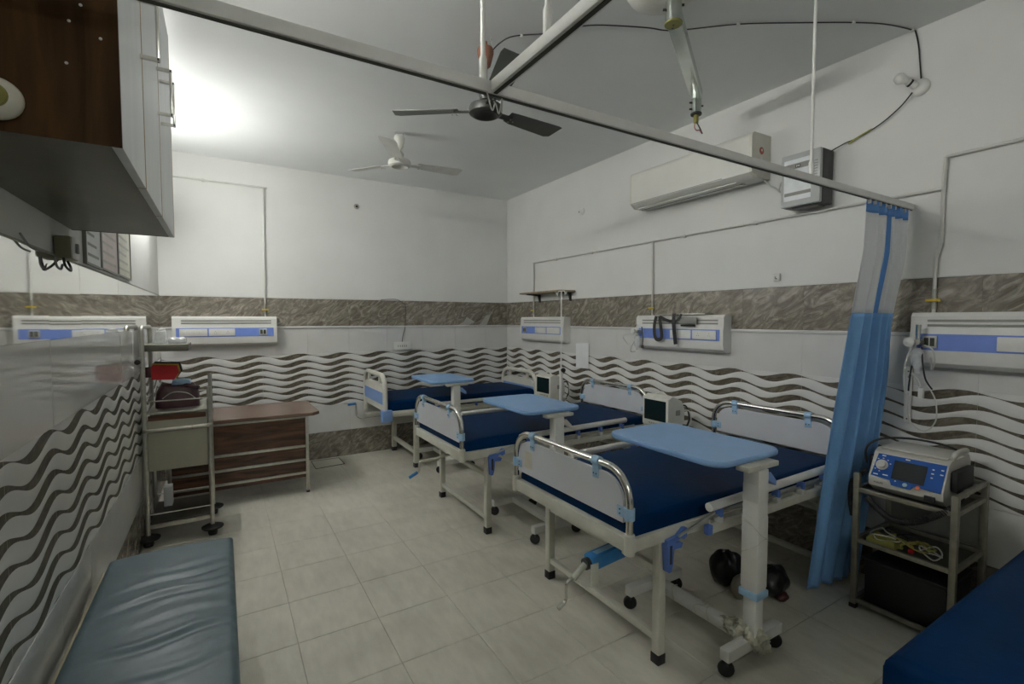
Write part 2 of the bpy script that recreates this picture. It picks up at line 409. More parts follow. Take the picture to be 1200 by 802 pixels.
def flat_tile(wx, h, mat, key):
    k = (round(wx, 4), h, key)
    if k not in tile_cache:
        m = MB(); a = wx / 2; g = .0001; ee = .0004
        q = [(-a + g, 0 + g), (a - g, 0 + g), (a - g, h - g), (-a + g, h - g)]
        q2 = [(-a + g + ee, g + ee), (a - g - ee, g + ee), (a - g - ee, h - g - ee), (-a + g + ee, h - g - ee)]
        vs = [(x, .0115, z) for x, z in q] + [(x, .001, z) for x, z in q] + [(x, 0, z) for x, z in q2]
        fs = [(8, 9, 10, 11)] + [(i, (i + 1) % 4, 4 + (i + 1) % 4, 4 + i) for i in range(4)] + [(4 + i, 4 + (i + 1) % 4, 8 + (i + 1) % 4, 8 + i) for i in range(4)]
        m.add(vs, fs); tile_cache[k] = m.mesh(key, mat, 0)
    return tile_cache[k]
# wave field: eight dark stripes (upper/lower edge), white ribs between
WAVE_H = 2 * TH; PK = .04                      # peak sits PK left of the tile's right seam
AMP = .0235; TMEAN = .0285; DEL = .052
tops = [.574, .505, .434, .363, .292, .221, .149, .077, .006]
def c_at(u, s): return math.cos(2 * PI * (u + PK - s) / TW)
def edges(k, u):
    if k == 0:
        U = min(.5725, .573 - AMP * .75 + AMP * .75 * c_at(u, -.03)); L = .5725 - AMP - .018 + AMP * c_at(u, DEL) - .002
        return U, min(L, U - .003)
    U = tops[k] - AMP + AMP * c_at(u, 0); L = tops[k] - AMP - TMEAN + AMP * c_at(u, DEL)
    if k == 8:
        L = max(U - .012, .0012); U = max(U, .0014)
        return (U, L) if U > L else (L + .0002, L)
    return U, max(.001, min(L, U - .006))
wave_cache = {}
def wave_meshes(u0, u1):
    """u measured from the tile's right seam (0) to the left (-TW)"""
    key = (round(u0, 4), round(u1, 4))
    if key in wave_cache: return wave_cache[key]
    n = max(3, int(round((u1 - u0) / TW * 18))); us = [u0 + .0006 + (u1 - u0 - .0012) * i / n for i in range(n + 1)]
    body = MB(); RB = .0022
    for k in range(-1, 9):
        up = (lambda u, k=k: WAVE_H - .0008) if k < 0 else (lambda u, k=k: edges(k, u)[1])
        lo = (lambda u, k=k: edges(k + 1, u)[0]) if k < 8 else (lambda u: .0008)
        nv = 6 if 0 <= k < 8 else 1
        o = len(body.v); vs = []
        for u in us:
            a, b = up(u), lo(u); h = max(a - b, 0)
            for j in range(nv + 1):
                t = j / nv
                bulge = 0 if nv == 1 else RB * min(1, h / .03) * (max(0, math.sin(PI * t)) ** .6)
                vs.append((u, .002 - bulge, a + (b - a) * t))
        fs = [(i * (nv + 1) + j, i * (nv + 1) + j + 1, (i + 1) * (nv + 1) + j + 1, (i + 1) * (nv + 1) + j) for i in range(n) for j in range(nv)]
        body.add(vs, fs)
    body.box(u0 + .0006, u1 - .0006, .0045, .0115, .0008, WAVE_H - .0008)
    bme = body.mesh('wave_tile', WAVET, 50)
    st = []
    for k in range(9):
        m = MB(); vs = []
        for u in us:
            a, b = edges(k, u); vs += [(u, .0024, a), (u, .0024, b)]
        m.add(vs, [(2 * i, 2 * i + 1, 2 * i + 3, 2 * i + 2) for i in range(n)]); st.append(m.mesh('wave_stripe', STRIPE, 0))
    wave_cache[key] = (bme, st); return wave_cache[key]

def tile_wall(wall, rz, ulo, uhi, seam, pt, mirror=False):
    """pt(u, z) -> world point; tiles fill u in [ulo, uhi]"""
    k0 = math.floor((ulo - seam) / TW)
    k = k0
    while True:
        a = seam + k * TW; b = a + TW; k += 1
        if a >= uhi - .004: break
        a2, b2 = max(a, ulo), min(b, uhi)
        if b2 - a2 < .004: continue
        c = (a2 + b2) / 2; wdt = b2 - a2
        tk = 1.0 if mirror else .25
        def tl(): return (random.gauss(0, .0012) * tk, 0, rz + random.gauss(0, .0014) * tk)
        def rt(dy=0.0): return (0, 0, rz)
        inst('base_tile', flat_tile(wdt, TH, MARB, 'base_tile'), wall, pt(c, 0), rt())
        inst('plain_tile', flat_tile(wdt, TH, WTILE, 'plain_tile'), wall, pt(c, TH), tl())
        inst('plain_tile', flat_tile(wdt, ZB0 - 3 * TH - TH, WTILE, 'plain_tile_high'), wall, pt(c, 4 * TH), tl())
        inst('band_tile', flat_tile(wdt, ZB1 - ZB0, MIRT if mirror else MARB, 'mirror_tile' if mirror else 'band_tile'), wall, pt(c, ZB0), tl())
        bme, st = wave_meshes(a2 - b, b2 - b)
        wt = inst('wave_tile', bme, wall, pt(b, 2 * TH), rt())
        for s_ in st: inst('wave_stripe', s_, wt, (0, 0, 0))
tile_wall(wall_back, 0, XL, XR, 1.579 + PK, lambda u, z: (u, YB, z))
tile_wall(wall_right, -PI / 2, -YB, -.02, -2.577 + PK, lambda u, z: (XR, -u, z))
tile_wall(wall_left, PI / 2, .02, YB, 2.10 + PK, lambda u, z: (XL, u, z), True)
# pencil border under the band
for wl, bx in ((wall_back, (XL, XR, YB - .013, YB, ZB0 - .021, ZB0 - .001)), (wall_right, (XR - .013, XR, .02, YB - .013, ZB0 - .021, ZB0 - .001))):
    m = MB(); m.box(*bx, b=.004); m.build('pencil_border', WTILE, wl)
# two broken white flakes of plaster over the band near the corner
for pp_ in ([(2.50, 1.433), (2.66, 1.435), (2.74, 1.475), (2.63, 1.53), (2.58, 1.47)], [(2.80, 1.434), (2.91, 1.434), (2.97, 1.57), (2.90, 1.55), (2.85, 1.49)]):
    m = MB(); m.prism(pp_, XZ, YB - .002, YB); m.build('plaster_patch', pmat('bare_patch', (.40, .39, .35), .7) if 'bare_patch' not in MATS else MATS['bare_patch'], wall_back)
# joint strip between plaster and band on left wall
m = MB(); m.box(XL, XL + .004, .02, YB, ZB1, ZB1 + .005); m.build('band_edge', GROUT, wall_left)

# ------------------------------------------------------------------ tube lights (one hidden behind the cabinet, one behind the camera, one added as fill)
def tube_light(length, z, mat, label, loc, rz):
    """batten on a wall: local x = along the wall, -y = into the room"""
    t = thing('tube_light', label, 'light', (0, 0, 0), 'fluorescent wall tubes'); h = length / 2
    m = MB(); m.box(-h, h, -.035, 0, -.025, .025, b=.004); m.build('batten', WHITEP, t)
    for x in (-h + .02, h - .02):
        m = MB(); m.box(x - .012, x + .012, -.075, -.03, -.018, .018, b=.003); m.build('lamp_holder', WHITEP, t)
    m = MB(); m.cyl((-h + .03, -.06, 0), (h - .03, -.06, 0), .014, 14); m.build('tube', mat, t)
    t.location = (loc[0], loc[1], z); t.rotation_euler = (0, 0, rz)
tube_light(1.10, 2.42, TUBEON, 'lit fluorescent tube on left wall hidden behind the wall cabinet', (XL, 4.30), PI / 2)
tube_light(1.10, 2.84, TUBEFILL, 'added unseen fill tube on left wall above the wall cabinet', (XL, 1.80), PI / 2)  # out-of-frame fill, added to brighten the middle of the room
tube_light(1.10, 2.72, TUBEON2, 'lit fluorescent tube on the wall behind the camera', (.75, YF), PI)

# ================================================================== hospital beds
def mattress(x0, x1, yc, wy, z0, z1, mat, label, seed, wr=0.004, foot_droop=.0):
    rnd = random.Random(seed); ph = [rnd.uniform(0, 6.28) for _ in range(6)]
    def top(u, v):
        z = wr * (math.sin(7 * u + 3 * v + ph[0]) * .5 + math.sin(15 * u - 9 * v + ph[1]) * .25 + math.sin(5 * v + 11 * u + ph[2]) * .3)
        z -= foot_droop * max(0, 1 - u / .12) ** 2 * .6
        z += .006 * (1 - (2 * v - 1) ** 2)
        return z
    m = MB(); m.slab(x0, x1, yc - wy / 2, yc + wy / 2, z0, z1, .03, 34, 18, top)
    o = m.build('mattress', mat, None, 60, origin=(x0, yc, z0)); tag(o, label, 'mattress', 'bed mattresses'); return o

def end_frame(bed, X, y0, y1, ztop, zb, out, name, head=False, sticker=False):
    """chrome hoop with white board and blue clips; out = -1 towards the foot"""
    R = .13; yc = (y0 + y1) / 2
    path = [(X, y0, zb - .005)] + arc((y0 + R, ztop - R), R, PI, PI / 2, 9, lambda a, b: (X, a, b)) + arc((y1 - R, ztop - R), R, PI / 2, 0, 9, lambda a, b: (X, a, b)) + [(X, y1, zb - .005)]
    m = MB(); m.tube(path, .0155, 12); m.build(name + '_hoop', CHROME, bed)
    bz = zb + .06; i = .03; poly = [(y0 + i, bz), (y1 - i, bz)] + arc((y1 - i - R * .85, ztop - .035 - R * .85), R * .85, 0, PI / 2, 7, lambda a, b: (a, b)) + arc((y0 + i + R * .85, ztop - .035 - R * .85), R * .85, PI / 2, PI, 7, lambda a, b: (a, b))
    m = MB(); m.prism(poly, YZ, X - .007, X + .007); board = m.build(name + 'board', BOARDW, bed)
    if sticker:
        m = MB(); m.prism([(y1 - .165, bz + .035), (y1 - .095, bz + .035), (y1 - .095, bz + .125), (y1 - .165, bz + .125)], YZ, X - .0085, X - .007); m.build('tape_mark', pmat('old_tape', (.56, .53, .45), .6), board)
    for (yy_, zz, vert) in ((y0 + .2, ztop, 1), (y1 - .17, ztop, 1), (y0, bz + .045, 0), (y1, bz + .045, 0)):
        c = MB()
        if vert:
            c.tube([(X, yy_ - .02, zz), (X, yy_ + .02, zz)], .021, 12); c.box(X - .011, X + .011, yy_ - .02, yy_ + .02, zz - .075, zz - .012, b=.003)
        else:
            s_ = 1 if yy_ < yc else -1
            c.tube([(X, yy_, zz - .024), (X, yy_, zz + .024)], .021, 12); c.box(X - .011, X + .011, min(yy_, yy_ + s_ * .065), max(yy_, yy_ + s_ * .065), zz - .022, zz + .022, b=.003)
        cl = c.build('board_clip', LBLUE, bed)
        b = MB()
        for q in (-.009, .009):
            p = (X + out * .0115, yy_ + q, zz - .055) if vert else (X + out * .0115, yy_ + s_ * .045, zz + q)
            b.lathe([(.0035, 0), (.0035, .002), (0, .003)], p, Matrix.Rotation(out * PI / 2, 4, 'Y'), 8)
        b.build('clip_screws', DARKG, cl)

def tube_bed(XF, XH, yc, label, crank, sticker):
    bed = thing('hospital_bed', label, 'bed', (XF, yc, 0), 'beds along the right wall')
    hw = .435; y0, y1 = yc - hw, yc + hw
    m = MB(); m.box(XF - .012, XF + .03, y0 - .012, y1 + .012, .553, .613, b=.004); m.build('foot_rail', CREAM, bed)
    m = MB(); m.box(XH - .03, XH + .012, y0 - .012, y1 + .012, .553, .613, b=.004); m.build('head_rail', CREAM, bed)
    for yy_, nm in ((y0, 1), (y1, -1)):
        m = MB(); m.box(XF + .03, XH - .03, yy_ - .008 if nm > 0 else yy_ - .024, yy_ + .024 if nm > 0 else yy_ + .008, .553, .607, b=.004); m.build('side_rail_beam', CREAM, bed)
        for X in (XF, XH):
            m = MB(); m.lathe([(.0225, .548), (.0225, .628), (.018, .634)], (X, yy_, 0), None, 12); m.build('post_socket', CREAM, bed)
    m = MB(); m.box(XF + .04, XH - .04, y0 + .03, y1 - .03, .585, .597); m.build('mattress_deck', DULLST, bed)
    for X in (XF + .22, XF + .75, XF + 1.15, XH - .17):
        m = MB(); m.box(X - .016, X + .016, y0, y1, .545, .583); m.build('cross_beam', CREAM, bed)
    for X in (XF + .21, XH - .16):
        for yy_ in (y0 + .03, y1 - .03):
            m = MB(); m.box(X - .02, X + .02, yy_ - .02, yy_ + .02, .03, .56, b=.003); lg = m.build('leg', CREAM, bed)
            m = MB(); m.box(X - .023, X + .023, yy_ - .023, yy_ + .023, 0, .045, b=.003); m.build('rubber_foot', BLACK, lg)
        m = MB(); m.box(X - .014, X + .014, y0 + .05, y1 - .05, .095, .125, b=.002); m.build('leg_brace', CREAM, bed)
        m = MB(); m.box(X - .015, X + .015, y0 + .05, y1 - .05, .40, .43, b=.002); m.build('leg_brace', CREAM, bed)
    end_frame(bed, XF, y0, y1, .885, .61, -1, 'foot', sticker=sticker)
    end_frame(bed, XH, y0, y1, .905, .625, -1, 'head', True)
    # folded side guards on both sides
    for sgn, yy_ in ((-1, y0 - .05), (1, y1 + .05)):
        m = MB(); m.box(XF + .44, XH - .1, yy_ - .012, yy_ + .012, .552, .592, b=.004); base = m.build('guard_base_bar', CREAM, bed)
        m = MB(); m.box(XF + .415, XF + .445, yy_ - .014, yy_ + .014, .55, .594, b=.004); m.build('bar_cap', IBLUE, base)
        m = MB(); m.tube([(XF + .43, yy_, .672), (XH - .30, yy_, .684)], .020, 12); m.build('guard_top_tube', WHITEP, bed)
        m = MB(); m.tube([(XF + .47, yy_, .622), (XH - .20, yy_, .628)], .007, 8); m.build('guard_rod', STEEL, bed)
        m = MB(); m.tube([(XF + .24, yy_ - sgn * .004, .585), (XF + .47, yy_, .640)], .006, 8); m.build('guard_link', STEEL, bed)
        for k in range(5):
            X = XF + .50 + k * .225
            m = MB(); m.box(X - .013, X + .013, yy_ - .016, yy_ + .016, .592, .622, b=.003); pst = m.build('guard_foot', WHITEP, bed)
            m = MB(); m.box(X - .011, X + .011, yy_ - .018, yy_ + .018, .618, .657, b=.004); m.build('guard_joint', IBLUE, pst)
            m = MB(); m.box(X - .007, X + .007, min(yy_ - sgn * .012, yy_ - sgn * .05), max(yy_ - sgn * .012, yy_ - sgn * .05), .556, .588); m.build('guard_lug', CREAM, base)
    # blue latch at the near foot leg
    yb = y0 + .03 - .023; X = XF + .225
    m = MB()
    m.prism([(X - .028, .565), (X + .035, .572), (X + .075, .60), (X + .095, .597), (X + .095, .56), (X + .075, .55), (X + .055, .56), (X + .02, .545), (X + .045, .545), (X + .07, .535), (X + .06, .515), (X + .015, .518), (X + .01, .46), (X + .0, .425), (X - .018, .425), (X - .022, .5)], XZ, yb - .032, yb)
    lt = m.build('guard_latch', IBLUE, bed)
    m = MB(); m.box(X - .012, X + .0, yb - .034, yb - .031, .46, .54); m.build('latch_slot', DARKG, lt)
    if crank == 'tube':
        ya = yc - .16
        Mh = Matrix.Translation((XF + .02, ya, .388)) @ Matrix.Rotation(-.09, 4, 'Y')
        m = MB(); m.box(0, .40, -.032, .032, -.032, .032, Mh, b=.006); h = m.build('crank_housing', MBLUE, bed)
        m = MB(); m.box(.04, .16, -.014, .014, .0315, .034, Mh); m.build('housing_slot', LBLUE, h)
        m = MB(); m.tube([(XF + .022, ya, .388), (XF - .002, ya, .386)], .027, 12); m.build('crank_collar', DARKG, bed)
        m = MB(); m.box(XF + .0, XF + .045, ya - .042, ya - .037, .30, .40, b=.002); m.box(XF - .03, XF + .045, ya - .042, ya + .02, .298, .304); m.build('crank_bracket', CREAM, bed)
        m = MB(); m.tube([(XF - .0, ya, .386), (XF - .068, ya, .337)], .0145, 12); cs = m.build('crank_sleeve', DULLST, bed)
        m = MB(); m.tube(spline([(XF - .06, ya, .343), (XF - .095, ya, .334), (XF - .107, ya, .315), (XF - .107, ya, .265), (XF - .115, ya, .245), (XF - .15, ya, .226)], 6), .0072, 10); m.build('crank_arm', CHROME, cs)
        m = MB(); m.tube([(XF - .122, ya, .2415), (XF - .152, ya, .2245)], .0095, 10); m.build('crank_grip', DULLST, cs)
    else:
        ya = yc + .10
        m = MB(); m.tube([(XF + .28, ya, .467), (XF + .02, ya, .43), (XF - .09, ya, .428)], .010, 10); cs = m.build('crank_sleeve', CREAM, bed)
        m = MB(); m.tube(spline([(XF - .085, ya, .428), (XF - .100, ya, .422), (XF - .106, ya, .405), (XF - .107, ya, .37), (XF - .113, ya, .352), (XF - .13, ya, .343)], 6), .0075, 10); m.build('crank_arm', STEEL, cs)
        m = MB(); m.tube([(XF - .12, ya, .348), (XF - .185, ya, .317)], .0125, 10); m.build('crank_grip', MBLUE, cs)
    return bed
tube_bed(1.392, 3.115, 1.822, 'chrome hoop hospital bed nearest the camera, beside the blue curtain', 'tube', True)
mattress(1.415, 3.09, 1.822, .845, .6, .676, NAVY, 'navy vinyl mattress on the bed nearest the camera', 1, .005, .02)
tube_bed(1.358, 3.10, 3.335, 'middle chrome hoop hospital bed with a blue handled crank', 'rod', False)
mattress(1.38, 3.075, 3.335, .845, .6, .676, NAVY, 'navy vinyl mattress on the middle bed', 2, .005, .02)

# far bed with moulded plastic end boards
def moulded_board(bed, X, y0, y1, zb, zt, nm, out):
    R = .16
    outer = [(y0, zb), (y0 - .0, zt - R)] + arc((y0 + R, zt - R), R, PI, PI / 2, 8, lambda a, b: (a, b))[1:] + arc((y1 - R, zt - R), R, PI / 2, 0, 8, lambda a, b: (a, b)) + [(y1, zb)]
    yc = (y0 + y1) / 2
    # frame: side members, lower bar and an arched top bar with a hand slot below it
    m = MB()
    top = arc((y0 + R, zt - R), R - .022, PI, PI / 2, 8, lambda a, b: (X, a, b)) + arc((y1 - R, zt - R), R - .022, PI / 2, 0, 8, lambda a, b: (X, a, b))
    m.tube([(X, y0 + .022, zb)] + top + [(X, y1 - .022, zb)], .024, 10); m.build(nm + '_board_rim', IVORY, bed)
    hs = zt - .055
    pl = [(y0 + .03, zb + .1), (y1 - .03, zb + .1), (y1 - .03, zt - .17), (y1 - .10, zt - .125), (yc + .2, zt - .105), (yc - .2, zt - .105), (y0 + .10, zt - .125), (y0 + .03, zt - .17)]
    m = MB(); m.prism(pl, YZ, X - .012, X + .012); b = m.build(nm + 'board', IVORY, bed)
    m = MB(); m.prism(rrect(y0 + .05, y1 - .05, zt - .31, zt - .19, .01, 2), YZ, X + out * .012, X + out * .015); m.build('blue_inlay', CBLUE, b)
    for yy_ in (yc - .2, yc + .2):
        m = MB(); m.box(X - .012, X + .012, yy_ - .018, yy_ + .018, zt - .12, zt - .03, b=.004); m.build('handle_post', IVORY, bed)
def moulded_bed(XF, XH, yc, label):
    bed = thing('hospital_bed', label, 'bed', (XF, yc, 0), 'beds along the right wall')
    hw = .40; y0, y1 = yc - hw, yc + hw
    moulded_board(bed, XF, y0, y1, .50, .97, 'foot', -1)
    moulded_board(bed, XH, y0, y1, .52, .905, 'head', -1)
    for yy_ in (y0 + .012, y1 - .012):
        m = MB(); m.box(XF + .03, XH - .02, yy_ - .02, yy_ + .02, .545, .60, b=.004); m.build('side_rail_beam', CREAM, bed)
        for X in ((XF + .005, XH) if yy_ < yc else (XH,)):
            m = MB(); m.box(X - .05, X + .055, yy_ - .04, yy_ + .03, .50, .615, b=.008); m.build('corner_bumper', CBLUE, bed)
    m = MB(); m.box(XF + .04, XH - .03, y0 + .02, y1 - .02, .585, .6); m.build('mattress_deck', DULLST, bed)
    for X in (XF + .315, XH - .2):
        for yy_ in (y0 + .03, y1 - .03):
            m = MB(); m.box(X - .024, X + .024, yy_ - .024, yy_ + .024, .03, .56, b=.003); lg = m.build('leg', CREAM, bed)
            m = MB(); m.box(X - .027, X + .027, yy_ - .027, yy_ + .027, 0, .045, b=.003); m.build('rubber_foot', BLACK, lg)
        m = MB(); m.box(X - .016, X + .016, y0 + .05, y1 - .05, .13, .17, b=.002); m.build('leg_brace', CREAM, bed)
        m = MB(); m.box(X - .016, X + .016, y0 + .05, y1 - .05, .51, .545, b=.002); m.build('leg_brace', CREAM, bed)
    for yy_ in (y0 - .028,):
        m = MB(); m.box(XF + .50, XH - .15, yy_ - .012, yy_ + .012, .545, .58, b=.004); m.build('guard_base_bar', CREAM, bed)
        m = MB(); m.tube([(XF + .5, yy_ - .012, .64), (XH - .35, yy_ - .012, .64)], .018, 10); m.build('guard_top_tube', WHITEP, bed)
        for k in range(5):
            X = XF + .53 + k * .22
            m = MB(); m.box(X - .011, X + .011, yy_ - .012, yy_ + .012, .58, .64, b=.003); m.build('guard_joint', IBLUE, bed)
    # crank at the far side of the foot
    ya = y1 - .12
    m = MB(); m.box(XF - .03, XF + .25, ya - .06, ya + .06, .46, .475); m.build('crank_plate', CREAM, bed)
    m = MB(); m.tube(spline([(XF + .2, ya - .18, .47), (XF - .04, ya - .16, .465), (XF - .1, ya - .15, .455), (XF - .115, ya - .1, .455), (XF - .11, ya + .05, .46), (XF - .115, ya + .05, .58)], 6), .008, 8); cs = m.build('crank_arm', DULLST, bed)
    m = MB(); m.tube([(XF - .115, ya + .05, .585), (XF - .20, ya + .06, .58)], .013, 10); m.build('crank_grip', MBLUE, cs)
    return bed
moulded_bed(1.350, 3.12, 5.015, 'far hospital bed with cream moulded end boards against the back wall')
mattress(1.385, 3.09, 5.005, .76, .601, .70, NAVY, 'navy vinyl mattress on the far bed along the back wall', 3, .004, .012)

# ------------------------------------------------------------------ over-bed tables
def overbed_table(cx, yn, zt, label, wrapped=False, tag_col=None, rot=0.0):
    t = thing('overbed_table', label, 'table', (cx, yn, 0), 'over-bed tables')
    yf = yn + .555
    for y, nm in ((yn, 0), (yf, 1)):
        m = MB(); m.box(cx - .195, cx + .195, y - .022, y + .022, .075, .125, b=.004); cb = m.build('foot_bar', WHITEP, t)
        for x in (cx - .175, cx + .175):
            m = MB(); m.lathe([(.0, -.012), (.030, -.012), (.034, -.006), (.034, .006), (.030, .012), (0, .012)], (x, y + .004, .0345), Matrix.Rotation(PI / 2, 4, 'X') @ Matrix.Rotation(-.75, 4, 'Y'), 14)
            w_ = m.build('caster', BLACK, t)
            m = MB(); m.cyl((x, y, .05), (x, y, .08), .011, 8); m.build('caster_stem', DARKG, w_)
    m = MB(); m.box(cx - .034, cx + .034, yn, yf, .082, .122, b=.004); m.build('base_beam', WHITEP, t)
    m = MB(); m.box(cx - .029, cx + .029, yn - .029, yn + .029, .12, .31, b=.004); m.build('inner_column', WHITEP, t)
    m = MB(); m.box(cx - .036, cx + .036, yn - .036, yn + .036, .305, zt - .05, b=.004); col = m.build('column', WHITEP, t)
    m = MB(); m.box(cx - .043, cx + .043, yn - .043, yn + .043, .30, .332, b=.004); m.build('column_ring', LBLUE, col)
    if wrapped:
        for (a, b, d) in ((.34, .66, .0385), (.72, .80, .0375)):
            m = MB(); m.box(cx - d, cx + d, yn - d, yn + d, a, b, b=.006); m.build('taped_sleeve', WHITEP, col)
    m = MB(); m.box(cx - .10, cx + .12, yn - .03, yn + .03, zt - .05, zt - .028, b=.003); m.box(cx - .03, cx + .03, yn, yn + .48, zt - .048, zt - .026, b=.003); m.build('top_bracket', CREAM, t)
    m = MB(); m.prism([(cx + .0375, zt - .075), (cx + .0375, zt - .10), (cx + .10, zt - .135), (cx + .105, zt - .115), (cx + .06, zt - .07)], XZ, yn - .03, yn + .02); m.build('release_lever', tag_col or CREAM, t)
    m = MB(); pts = rrect(cx - .235, cx + .235, yn + .01, yn + .69, .075, 6)
    n = len(pts); c0 = Vector((cx, yn + .35, 0))
    rings = []
    for (sc, z) in ((.985, zt - .026), (1.0, zt - .02), (1.0, zt - .006), (.988, zt)):
        rings.append([(c0.x + (a - c0.x) * sc, c0.y + (b - c0.y) * sc, z) for a, b in pts])
    vs = [p for r in rings for p in r]
    fs = [(k * n + i, k * n + (i + 1) % n, (k + 1) * n + (i + 1) % n, (k + 1) * n + i) for k in range(3) for i in range(n)] + [tuple(range(n - 1, -1, -1)), tuple(range(3 * n, 4 * n))]
    m.add(vs, fs); m.build('table_top', TBLUE, t, 50)
    return t
tA = overbed_table(1.955, 1.205, .912, 'blue topped over-bed table across the nearest bed, column wrapped in tape', True, CBLUE)
# crumpled tape and plastic on the foot of the nearest table
def crumple(c, rx, ry, rz, k0):
    def f(u, v):
        a = u * 2 * PI; b = -PI / 2 + PI * v
        k = 1 + .16 * math.sin(5 * a + 3 * b + k0) + .13 * math.sin(9 * a - 7 * b + 2 * k0) + .08 * math.sin(17 * a + 11 * b)
        return (c[0] + rx * math.cos(a) * math.cos(b) * k, c[1] + ry * math.sin(a) * math.cos(b) * k, max(.05, c[2] + rz * math.sin(b) * k))
    return f
for (c, rx, ry, rz, k0) in (((1.955, 1.215, .12), .062, .056, .055, 1.0), ((1.985, 1.19, .085), .04, .045, .04, 2.6), ((1.96, 1.30, .105), .046, .06, .032, 4.0)):
    m = MB(); m.grid(30, 16, crumple(c, rx, ry, rz, k0), True); m.build('crumpled_tape', TAPE, tA, 25)
for y, tl_ in ((1.40, .03), (1.47, -.02), (1.60, .04)):
    m = MB(); m.tube(spline([(1.918, y, .09), (1.918, y + .01, .126), (1.955, y + tl_, .1275), (1.992, y + tl_, .126), (1.992, y + tl_ * 1.5, .09)], 4), .0018, 5); m.build('beam_tape', TAPE, tA)
m = MB()
for z in (.59, .60, .52): m.tube([(1.955 + .0385 * math.copysign(1, math.cos(a)) * min(1, abs(math.cos(a)) * 1.42), 1.205 + .0385 * math.copysign(1, math.sin(a)) * min(1, abs(math.sin(a)) * 1.42), z + .04 * math.sin(a + z * 30)) for a in [2 * PI * i / 24 for i in range(24)]], .0014, 5, True)
m.build('string_binding', TAPE, tA)
# thin plastic sleeve hanging on the column
m = MB()
def slv(u, v):
    z = .62 - .40 * v; a = u * 2 * PI
    return (2.018 + (.018 + .01 * math.sin(9 * v + 2)) * math.cos(a) + .01 * math.sin(12 * v), 1.235 + (.02 + .008 * math.cos(7 * v)) * math.sin(a), z)
m.grid(12, 14, slv, True); m.build('plastic_sleeve', TUBING, tA, 60)
overbed_table(1.935, 2.615, .892, 'blue topped over-bed table across the middle bed')
overbed_table(1.965, 4.335, .897, 'blue topped over-bed table across the far bed', False, CBLUE)

# ------------------------------------------------------------------ examination couch, bottom right
t = thing('examination_couch', 'steel framed couch under the navy mattress in the bottom right corner', 'couch', (1.40, .09, 0))
for y in (-.33, .47):
    m = MB(); m.box(1.43, 3.12, y - .02, y + .02, .52, .565, b=.004); m.build('side_rail_beam', CREAM, t)
    for x in (1.55, 2.95):
        m = MB(); m.box(x - .02, x + .02, y - .02, y + .02, .03, .53, b=.003); lg = m.build('leg', CREAM, t)
        m = MB(); m.box(x - .023, x + .023, y - .023, y + .023, 0, .045, b=.003); m.build('rubber_foot', BLACK, lg)
m = MB(); m.box(1.44, 3.1, -.32, .46, .555, .567); m.build('couch_deck', DULLST, t)
m = MB(); m.tube([(1.40, -.34, .53), (1.40, .49, .53)], .02, 12); m.box(1.40, 1.45, -.34, -.3, .515, .55); m.box(1.40, 1.45, .44, .48, .515, .55); m.build('end_tube', CHROME, t)
mattress(1.405, 3.10, .085, .87, .568, .66, NAVY, 'navy vinyl mattress on the couch in the bottom right corner', 5, .004)

# ------------------------------------------------------------------ padded bench, bottom left
t = thing('bench', 'low padded bench frame along the left wall under the cabinet', 'bench', (-.2, 1.6, 0))
for x in (-.44, -.01):
    m = MB(); m.box(x - .016, x + .016, .5, 2.655, .32, .358, b=.004); m.build('bench_rail', CREAM, t)
for y in (.55, 2.60):
    m = MB(); m.box(-.44, -.01, y - .016, y + .016, .32, .356, b=.003); m.build('bench_cross_rail', CREAM, t)
    for x in (-.43, -.02):
        m = MB(); m.box(x - .016, x + .016, y - .016, y + .016, 0, .325, b=.003); m.build('leg', CREAM, t)
m = MB(); m.box(-.467, -.452, .5, 2.66, .33, .405, b=.003); m.build('back_edge_strip', pmat('beige_edge', (.42, .37, .24), .5), t)
rnd = random.Random(11)
creases = [(.905, .78, .10, .35), (.86, .62, .16, .55), (.835, .80, .22, .45), (.80, .55, .12, 1.0), (.775, .85, .18, .4), (.72, .75, .06, .45), (.655, .60, .10, 1.0), (.63, .8, .06, .4), (.57, .6, .08, .6), (.50, .5, .1, .6)]
def btop(u, v):                                # u: x across, v: y along
    z = .010 * (1 - (2 * u - 1) ** 2)
    for (yc_, xc_, sl, am) in creases:
        d = (v - yc_) - sl * (u - xc_) * .22 - .006 * math.sin(u * 9 + yc_ * 20)
        env = math.exp(-((u - xc_) / .38) ** 2)
        z += am * env * (.0055 * math.exp(-(d / .010) ** 2) - .0075 * math.exp(-((d + .018) / .011) ** 2))
    z += .002 * math.sin(18 * v + 4 * u) * u
    return z
m = MB(); m.slab(-.448, .022, .5, 2.672, .3585, .447, .022, 34, 230, btop)
tag(m.build('bench_mattress', TEAL, None, 60, origin=(-.2, 1.6, .3585)), 'grey blue vinyl bench pad with creases in the bottom left corner', 'mattress')

# ================================================================== wall cabinet, top left
CY0, CY1, CX, CZ0, CZ1 = 1.245, 2.475, -.162, 1.845, 2.67
cab = thing('wall_cabinet', 'walnut wall cabinet with pale doors hung high on the left wall', 'cabinet', (XL, (CY0 + CY1) / 2, CZ0))
m = MB(); m.box(XL + .001, CX - .0005, CY0, CY0 + .004, CZ0, CZ1); m.build('side_panel', WOODC, cab)
m = MB(); m.box(XL + .001, CX - .019, CY1 - .018, CY1, CZ0, CZ1); m.build('side_panel', WOODC, cab)
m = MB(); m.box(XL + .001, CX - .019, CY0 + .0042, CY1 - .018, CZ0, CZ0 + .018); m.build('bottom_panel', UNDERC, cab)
m = MB(); m.box(XL + .001, CX - .019, CY0 + .018, CY1 - .018, CZ1 - .018, CZ1); m.build('top_panel', WOODC, cab)
m = MB(); m.box(XL + .001, XL + .008, CY0 + .018, CY1 - .018, CZ0 + .018, CZ1 - .018); m.build('back_panel', WOODC, cab)
